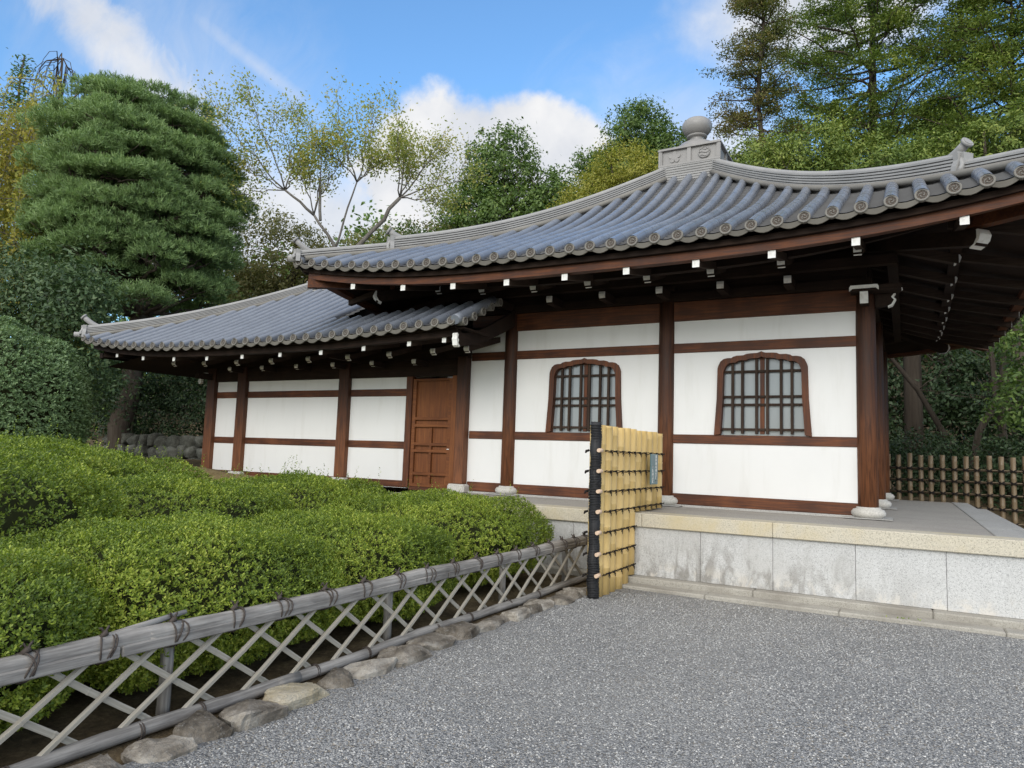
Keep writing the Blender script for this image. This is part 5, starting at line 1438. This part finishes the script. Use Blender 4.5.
# weeping yellowing tree at far left, hanging switches
def weeping():
    rr = random.Random(51); rg = np.random.default_rng(51); cx, cy = -22.5, 11.6
    base = (cx, cy, ground_z(cx, cy)-.1)
    t = thing('weeping_tree', 'yellowing weeping tree with hanging twigs at the left edge, beside the pine', 'tree', base)
    mb = MB(); tr = limb(mb, rr, base, (cx, cy, 11.6), .2, .05, 8, 0, .03, 8)
    C = []
    for i in range(170):
        a = rr.uniform(0, 6.28); q = rr.uniform(.3, 1.0)**.6*2.2; zt_ = rr.uniform(6.0, 12.6)-.35*q; s_ = min(tr, key=lambda p: abs(p[2]-zt_+.8))
        top = Vector((cx+q*.8*math.cos(a), cy+q*.8*math.sin(a), zt_)); ln = rr.uniform(1.5, 4.0)
        pts = [s_, tuple(top*.55+Vector(s_)*.45+Vector((0, 0, .35))), tuple(top)]
        for j in range(1, 7): u = j/6; pts.append((top.x+.35*math.cos(a)*u**.6+rr.uniform(-.05, .05), top.y+.35*math.sin(a)*u**.6+rr.uniform(-.05, .05), top.z-ln*u))
        mb.tube(pts, [.03, .022, .016]+[.012-.0015*j for j in range(6)], 4)
        P = np.array(pts[1:]); k_ = int(ln*105); idx = rg.uniform(0, len(P)-1.01, k_); i0 = idx.astype(int); f = (idx-i0)[:, None]
        C.append(P[i0]*(1-f)+P[i0+1]*f+rg.normal(0, .10, (k_, 3)))
    mb.build('trunk', M['palebark'], t)
    C = np.concatenate(C); V, F = leaves(rg, C, np.tile([.3, -.3, .4], (len(C), 1)), .13, .055, .8, 1.2)
    np_mesh('crown', V-np.array(base), F, M['lf_autumn'], t)
weeping()
def bare():
    rr = random.Random(61); cx, cy = -24.6, 12.54; base = (cx, cy, ground_z(cx, cy)-.1)
    t = thing('bare_weeping_tree', 'leafless weeping tree top arching behind the yellowing tree', 'tree', base)
    mb = MB(); tr = limb(mb, rr, base, (cx, cy, 14.2), .12, .018, 9, 0, .012, 7)
    for i in range(24):
        a = rr.uniform(0, 6.28); s_ = rr.choice(tr[-3:]); z = rr.uniform(13.2, 14.5); q = rr.uniform(.3, .85); ln = rr.uniform(.8, 2.0)
        pts = [s_]+[(cx+q*math.cos(a)*math.sin(u*1.57), cy+q*math.sin(a)*math.sin(u*1.57), z-.9*(1-math.cos(u*1.57))*1.0+.25*math.sin(u*3.1)) for u in (.2, .45, .7, .9)]+[(cx+q*math.cos(a)*1.02, cy+q*math.sin(a)*1.02, z-.9-ln*u) for u in (.3, .7, 1)]
        mb.tube(pts, [.016, .014, .012, .010, .008, .007, .005, .004], 4)
    mb.build('trunk', M['bark'], t)
bare()
def cherry():
    rr = random.Random(71); rg = np.random.default_rng(71)
    bx_, by_ = -14.9, 16.6; base = (bx_, by_, ground_z(bx_, by_)-.1)
    t = thing('cherry_tree', 'sparse yellowing cherry tree with sawn limbs behind the roof corner', 'cherry tree', base)
    mb = MB(); K = Vector((bx_, by_, 6.3)); limb(mb, rr, base, K, .22, .15, 6, 0, .02, 9)
    ends = []
    def br(a, b_, r0, r1, depth):
        P = limb(mb, rr, a, b_, r0, r1, 6, .03, .05, 6 if r0 > .04 else 4)
        if depth == 0: ends.append(P); return
        for k_ in range(6 if depth > 1 else 6):
            q = Vector(P[rr.randint(2, 6)]); d = (Vector(b_)-Vector(a)).normalized(); L = min(1.7, (Vector(b_)-Vector(a)).length)*rr.uniform(.35, .62)
            v = (d*.9+Vector((rr.uniform(-.6, .6), rr.uniform(-.6, .6), rr.uniform(-.15, .55)))).normalized()
            br(q, q+v*L, r1*.8, r1*.45, depth-1)
    # limbs laid out in the tree's own space, from the fork upwards
    def V3(*q): return K+Vector(q)
    a1 = V3(-.14, -.29, .88); stub = V3(1.38, .32, 2.9); limb(mb, rr, a1, stub, .08, .055, 6, 0, .025, 9); limb(mb, rr, K, a1, .11, .085, 3, 0, .02, 9)
    l1 = V3(-.75, -1.1, 2.2); limb(mb, rr, a1, l1, .058, .036, 5, .02, .03, 8)
    l2 = V3(-1.34, -1.75, 2.84); limb(mb, rr, l1, l2, .045, .032, 4, .02, .03, 8)
    st2 = V3(-.75, -.96, 3.42); limb(mb, rr, V3(-.62, -.95, 2.05), st2, .045, .04, 4, 0, .015, 8)
    m1 = V3(.30, -.45, 3.3); limb(mb, rr, V3(-.3, -.55, 1.3), m1, .036, .022, 5, 0, .03, 7)
    for s0, tips, r0 in ((stub, [(2.25, 1.08, 5.4), (2.5, 1.78, 4.3), (2.2, 1.14, 3.3), (1.54, .1, 5.5), (1.22, 1.16, 4.7), (1.8, -.5, 4.4)], .026),
                         (l2, [(-1.96, -3.36, 4.9), (-1.5, -2.72, 5.4), (-.9, -1.78, 5.1), (-1.97, -2.78, 3.75), (-1.95, -2.89, 2.8), (-1.2, -1.2, 4.3)], .024),
                         (l1, [(-.93, -1.64, 3.9), (.0, -1.6, 4.5), (-.5, -.5, 4.6)], .022),
                         (m1, [(-.23, -.94, 6.0), (.36, -.04, 5.9), (.87, -.13, 4.5), (.22, -1.61, 4.4), (.9, .6, 5.3)], .022)):
        for tp_ in tips: br(s0, V3(tp_[0]*1.06, tp_[1], tp_[2]*.87), r0, .010, 2)
    mb.build('trunk', M['palebark'], t)
    C = []
    for P in ends:
        A = np.array([tuple(p) for p in P]); k_ = 22; idx = rg.uniform(0, len(A)-1.01, k_); i0 = idx.astype(int); f = (idx-i0)[:, None]
        C.append(A[i0]*(1-f)+A[i0+1]*f+rg.normal(0, .22, (k_, 3)))
    C = np.concatenate(C); V, F = leaves(rg, C, np.tile([.2, -.3, .5], (len(C), 1)), .105, .052, .5, 1.3)
    np_mesh('crown', V-np.array(base), F, M['lf_cherry'], t)
cherry()
def B(*l): return [((a, b_, c), (d, e, f)) for a, b_, c, d, e, f in l]
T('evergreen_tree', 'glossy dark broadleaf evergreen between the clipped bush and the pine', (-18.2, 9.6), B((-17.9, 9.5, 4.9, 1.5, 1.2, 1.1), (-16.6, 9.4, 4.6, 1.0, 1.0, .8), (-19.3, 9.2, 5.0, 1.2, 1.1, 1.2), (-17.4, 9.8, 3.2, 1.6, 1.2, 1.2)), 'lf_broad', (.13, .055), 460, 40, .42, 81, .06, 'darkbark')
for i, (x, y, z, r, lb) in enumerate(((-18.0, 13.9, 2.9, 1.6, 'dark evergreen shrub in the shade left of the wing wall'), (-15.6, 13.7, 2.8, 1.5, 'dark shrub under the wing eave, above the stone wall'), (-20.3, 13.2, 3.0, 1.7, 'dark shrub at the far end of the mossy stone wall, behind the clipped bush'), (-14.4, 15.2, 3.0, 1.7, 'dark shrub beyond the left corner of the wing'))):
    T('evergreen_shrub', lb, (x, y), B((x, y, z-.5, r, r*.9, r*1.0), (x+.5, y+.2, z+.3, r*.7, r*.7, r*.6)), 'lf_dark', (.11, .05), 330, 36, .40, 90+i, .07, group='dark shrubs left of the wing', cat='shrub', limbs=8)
T('olive_brown_tree', 'olive brown thinning tree between the pine and the cherry', (-21.2, 19.6), B((-21.4, 19.5, 8.6, 2.0, 1.8, 2.4), (-20.2, 20.0, 7.2, 1.9, 1.7, 2.0), (-22.5, 19.2, 6.8, 1.9, 1.6, 2.2), (-21.0, 19.2, 5.0, 2.4, 1.8, 1.8), (-18.6, 19.8, 6.6, 1.6, 1.4, 1.9), (-19.0, 19.6, 8.2, 1.2, 1.1, 1.2)), 'lf_brown', (.14, .065), 950, 42, .5, 101, .2, limbs=22)
T('green_tree', 'dull green tree seen through the cherry branches', (-20.0, 24.5), B((-20.4, 24.2, 9.6, 2.0, 1.8, 1.9), (-18.2, 24.6, 9.8, 1.9, 1.7, 1.7), (-19.4, 24.0, 7.4, 3.2, 2, 2.2), (-16.6, 24.4, 8.6, 2.0, 1.6, 2.0), (-21.5, 24, 8.2, 2.2, 1.6, 2.2)), 'lf_brown', (.16, .075), 820, 34, .55, 111, .2, limbs=14)
T('yellow_green_shrub_tree', 'small yellow green tree behind the upturned end of the hip ridge', (-16.6, 21.0), B((-16.5, 21, 8.9, 1.1, 1.0, 1.2), (-15.3, 21.2, 8.6, 1.2, 1, 1.1), (-17.5, 21.0, 8.4, .9, .9, 1)), 'lf_mid', (.15, .07), 200, 26, .38, 113, .12, limbs=8)
T('broadleaf_tree', 'round dark green broadleaf tree rising behind the middle of the roof slope', (-15.0, 26.2), B((-15.2, 26, 13.9, 1.9, 1.8, 1.8), (-16.9, 26, 12.2, 1.6, 1.6, 1.6), (-13.3, 26.3, 12.1, 1.5, 1.6, 1.7), (-15.0, 26.0, 11.2, 2.8, 2.0, 1.9), (-17.2, 25.8, 10.2, 1.6, 1.6, 1.5), (-13.0, 26, 10.2, 1.6, 1.6, 1.7)), 'lf_mid', (.17, .085), 980, 44, .42, 121, .24, limbs=22, shell=.35)
T('maple_tree', 'fine leaved yellow green maple beside the roof finial', (-9.4, 24.6), B((-9.2, 24.6, 12.2, 1.3, 1.2, 1.1), (-10.2, 24.6, 11.2, 1.4, 1.3, 1.2), (-8.4, 24.8, 11.6, 1.2, 1.2, 1.2), (-11.0, 24.6, 10.0, 1.4, 1.3, 1.3), (-9.4, 24.6, 10.0, 1.8, 1.5, 1.4)), 'lf_yellow', (.11, .05), 900, 46, .34, 131, .15, limbs=14, flat=.6)
T('broadleaf_tree', 'dark green tree showing above the yellow maple and left of the finial jewel', (-11.2, 31.4), B((-11.0, 31.4, 17.0, 1.6, 1.5, 1.5), (-12.7, 31.2, 15.2, 1.4, 1.4, 1.3), (-9.5, 31.4, 15.6, 1.4, 1.4, 1.5), (-11.2, 31.4, 14.6, 2.2, 1.8, 1.7), (-13.4, 31.0, 13.2, 1.4, 1.3, 1.4)), 'lf_mid', (.17, .085), 820, 44, .42, 141, .22, limbs=16)
# tall conifers: flat sprays on long limbs, open between them
def conifer(name, label, x, y, z0, z1, prof, leaf, seed, nl, per, spray, trunk, lsz, group=None, droopy=.1, base_z=None):
    rr = random.Random(seed); rg = np.random.default_rng(seed); base = (x, y, ground_z(x, y)-.1)
    t = thing(name, label, 'conifer', base, group)
    mb = MB(); tr = limb(mb, rr, base, (x+rr.uniform(-.2, .2), y, z1), trunk, .03, 12, 0, .008, 9); C = []; N = []
    for i in range(nl):
        u = (i+rr.random())/nl; z = z0+(z1-z0)*u; R_ = prof(u)*rr.uniform(.55, 1.15); a = rr.uniform(0, 6.28)
        s_ = min(tr, key=lambda q: abs(q[2]-z)); e = Vector((x+R_*math.cos(a), y+R_*math.sin(a), z+R_*rr.uniform(-.05, .35)))
        P = limb(mb, rr, (s_[0], s_[1], z), e, .02+.012*R_, .012, 6, -.06, .04, 5)
        A = np.array([tuple(p) for p in P])
        m = int(2+R_*2.5)
        for _ in range(m):
            f = rr.uniform(.30, 1.02)*(len(A)-1); i0 = min(int(f), len(A)-2); c = A[i0]*(1-(f-i0))+A[i0+1]*(f-i0)
            off = np.array([rr.gauss(0, .28), rr.gauss(0, .28), rr.gauss(.04, .12)])*min(1.3, .35+R_*.30); c = c+off
            if rr.random() < .5: mb.tube([tuple(A[i0]), tuple(c)], [.012, .006], 3, False)
            k_ = int(per*rr.uniform(.6, 1.3)); C.append(c+rg.normal(0, 1, (k_, 3))*np.array([spray, spray, spray*.36])); N.append(np.tile([0, 0, 1.0], (k_, 1))+rg.normal(0, .35, (k_, 3)))
    mb.build('trunk', M['bark'], t); C = np.concatenate(C); N = np.concatenate(N)
    V, F = leaves(rg, C, N, lsz[0], lsz[1], droopy, .8); np_mesh('crown', V-np.array(base), F, M[leaf], t)
conifer('cedar_tree', 'tall slender cedar with browning sprays, right of the finial', -5.0, 28.8, 12.0, 23.0, lambda u: 1.75*(1-u)**.5+.25, 'lf_cedar', 151, 120, 66, .20, .20, (.14, .05))
conifer('cypress_tree', 'tallest broad open cypress with long level limbs against the sky', -1.1, 33.2, 9.5, 30.0, lambda u: 4.9*(1-u)**.42+.35, 'lf_cypress', 161, 190, 92, .235, .30, (.15, .055))
conifer('cypress_tree', 'leaning open cypress in the top right corner of the photo', 3.7, 32.0, 9.0, 20.8, lambda u: 4.3*(1-u)**.42+.5, 'lf_cypress', 171, 165, 92, .24, .26, (.15, .055))
conifer('cypress_tree', 'dark cypress filling in low behind the corner ridge end', 1.6, 37.5, 8.5, 18.5, lambda u: 3.8*(1-u)**.5+.3, 'lf_cypress', 181, 130, 66, .30, .25, (.17, .06))
conifer('spruce_tip', 'thin pointed conifer top above the yellowing tree at the far left', -32.3, 14.9, 9, 17.4, lambda u: 1.9*(1-u)+.1, 'lf_mid', 191, 52, 20, .2, .14, (.2, .07))
T('yellow_green_tree', 'low sunlit yellow green tree behind the right hip of the roof', (-3.6, 25.6), B((-4.6, 25.4, 12.0, 1.4, 1.3, 1.0), (-2.6, 25.6, 12.1, 1.5, 1.3, 1.1), (-3.6, 25.6, 10.8, 2.4, 1.6, 1.4), (-1.2, 26, 11.3, 1.4, 1.3, 1.2)), 'lf_cypress', (.14, .055), 620, 46, .38, 201, .16, limbs=12)
T('yellow_green_tree', 'sunlit yellow green tree low at the right, over the corner ridge', (2.2, 27.2), B((.6, 27.0, 11.6, 1.5, 1.3, 1.2), (2.6, 27.2, 12.0, 1.5, 1.3, 1.2), (4.2, 27.3, 11.8, 1.5, 1.4, 1.4), (2.4, 27.2, 10.0, 2.8, 1.6, 1.6)), 'lf_cypress', (.14, .055), 700, 46, .38, 211, .18, limbs=12)
# shaded wood behind the terrace
T('understory_tree', 'green understory tree at the right edge beneath the eave', (3.3, 19.4), B((2.6, 19.3, 4.6, 1.2, 1.1, 1.0), (3.6, 19.5, 3.4, 1.3, 1.1, 1.2), (2.3, 19.2, 3.0, .8, .8, .9), (4.2, 19.4, 5.0, 1.3, 1.2, 1.1)), 'lf_mid', (.13, .06), 330, 26, .36, 221, .08, limbs=12)
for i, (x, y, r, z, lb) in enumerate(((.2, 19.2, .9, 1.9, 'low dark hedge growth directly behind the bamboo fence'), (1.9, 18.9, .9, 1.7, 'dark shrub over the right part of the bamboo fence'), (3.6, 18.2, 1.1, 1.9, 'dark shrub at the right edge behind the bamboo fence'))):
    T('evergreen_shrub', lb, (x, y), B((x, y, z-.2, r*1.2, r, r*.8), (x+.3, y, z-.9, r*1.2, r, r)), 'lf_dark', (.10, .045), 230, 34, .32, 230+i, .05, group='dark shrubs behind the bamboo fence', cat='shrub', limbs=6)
def slender(label, pts, r0, r1, seed, twigs=10, bark='bark'):
    rr = random.Random(seed); rg = np.random.default_rng(seed); base = pts[0]; t = thing('young_tree', label, 'tree', base, 'slender trunks behind the terrace')
    mb = MB(); n = len(pts); mb.tube(pts, [r0+(r1-r0)*i/(n-1) for i in range(n)], 8); C = []
    for _ in range(twigs):
        q = Vector(pts[rr.randint(n//2, n-1)]); e = q+Vector((rr.uniform(-1.3, 1.3), rr.uniform(-.8, .8), rr.uniform(-.1, .9))); P = limb(mb, rr, q, e, .022, .008, 4, 0, .08, 4)
        A = np.array([tuple(p) for p in P]); k_ = 55; idx = rg.uniform(1, len(A)-1.01, k_); i0 = idx.astype(int); f = (idx-i0)[:, None]; C.append(A[i0]*(1-f)+A[i0+1]*f+rg.normal(0, .16, (k_, 3)))
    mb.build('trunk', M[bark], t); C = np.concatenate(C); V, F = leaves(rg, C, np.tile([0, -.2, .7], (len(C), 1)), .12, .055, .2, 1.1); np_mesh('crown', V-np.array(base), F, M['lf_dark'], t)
slender('pale slender trunk with a bend, under the eave at the right', [(1.55, 21.5, .3), (1.45, 21.5, 1.4), (1.62, 21.4, 2.4), (2.0, 21.3, 3.2), (1.95, 21.3, 4.2), (1.85, 21.3, 5.4), (1.9, 21.2, 6.4)], .10, .045, 241, 12)
slender('second slender trunk close beside the pale bent one', [(2.3, 21.8, .3), (2.2, 21.8, 1.8), (2.1, 21.7, 3.2), (2.25, 21.7, 4.6), (2.3, 21.6, 6.2)], .11, .05, 242)
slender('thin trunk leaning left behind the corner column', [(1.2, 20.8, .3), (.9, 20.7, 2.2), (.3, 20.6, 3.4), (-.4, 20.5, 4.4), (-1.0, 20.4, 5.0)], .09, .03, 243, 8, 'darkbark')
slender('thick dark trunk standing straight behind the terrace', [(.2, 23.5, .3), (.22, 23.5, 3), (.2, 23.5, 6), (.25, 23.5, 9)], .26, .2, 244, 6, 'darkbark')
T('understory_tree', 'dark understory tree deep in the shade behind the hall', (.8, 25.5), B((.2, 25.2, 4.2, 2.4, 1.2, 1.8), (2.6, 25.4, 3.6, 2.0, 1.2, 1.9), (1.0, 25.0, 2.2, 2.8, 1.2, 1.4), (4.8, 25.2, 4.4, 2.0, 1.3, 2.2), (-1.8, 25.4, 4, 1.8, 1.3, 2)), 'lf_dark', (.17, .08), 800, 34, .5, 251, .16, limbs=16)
# far wood that closes the view between the trees: one mass
def wood_mass(rg):
    C = []; N = []
    for k_ in range(2300):
        a = rg.uniform(-62, 16); d = rg.uniform(44, 66); x = math.sin(R(a))*d; y = math.cos(R(a))*d
        top = (8.0 if a > -36 or a < -58 else 14.0)+1.4*math.sin(a*.43)+1.2*math.sin(a*.91+1)
        z = ground_z(x, y)+rg.uniform(-1, 1)*.5+rg.uniform(0, 1)**.7*max(1.0, top-ground_z(x, y)*.55)*.85
        m = 60; C.append(np.array([x, y, z])+rg.normal(0, .75, (m, 3))*np.array([1, 1, .7])); N.append(np.tile([0, -.4, .7], (m, 1)))
    C = np.concatenate(C); N = np.concatenate(N); V, F = leaves(rg, C, N, .40, .22, 0, 1.1); return V, F
V, F = wood_mass(np.random.default_rng(77))
tag(np_mesh('distant_wood', V, F, M['lf_mid']), kind='stuff')
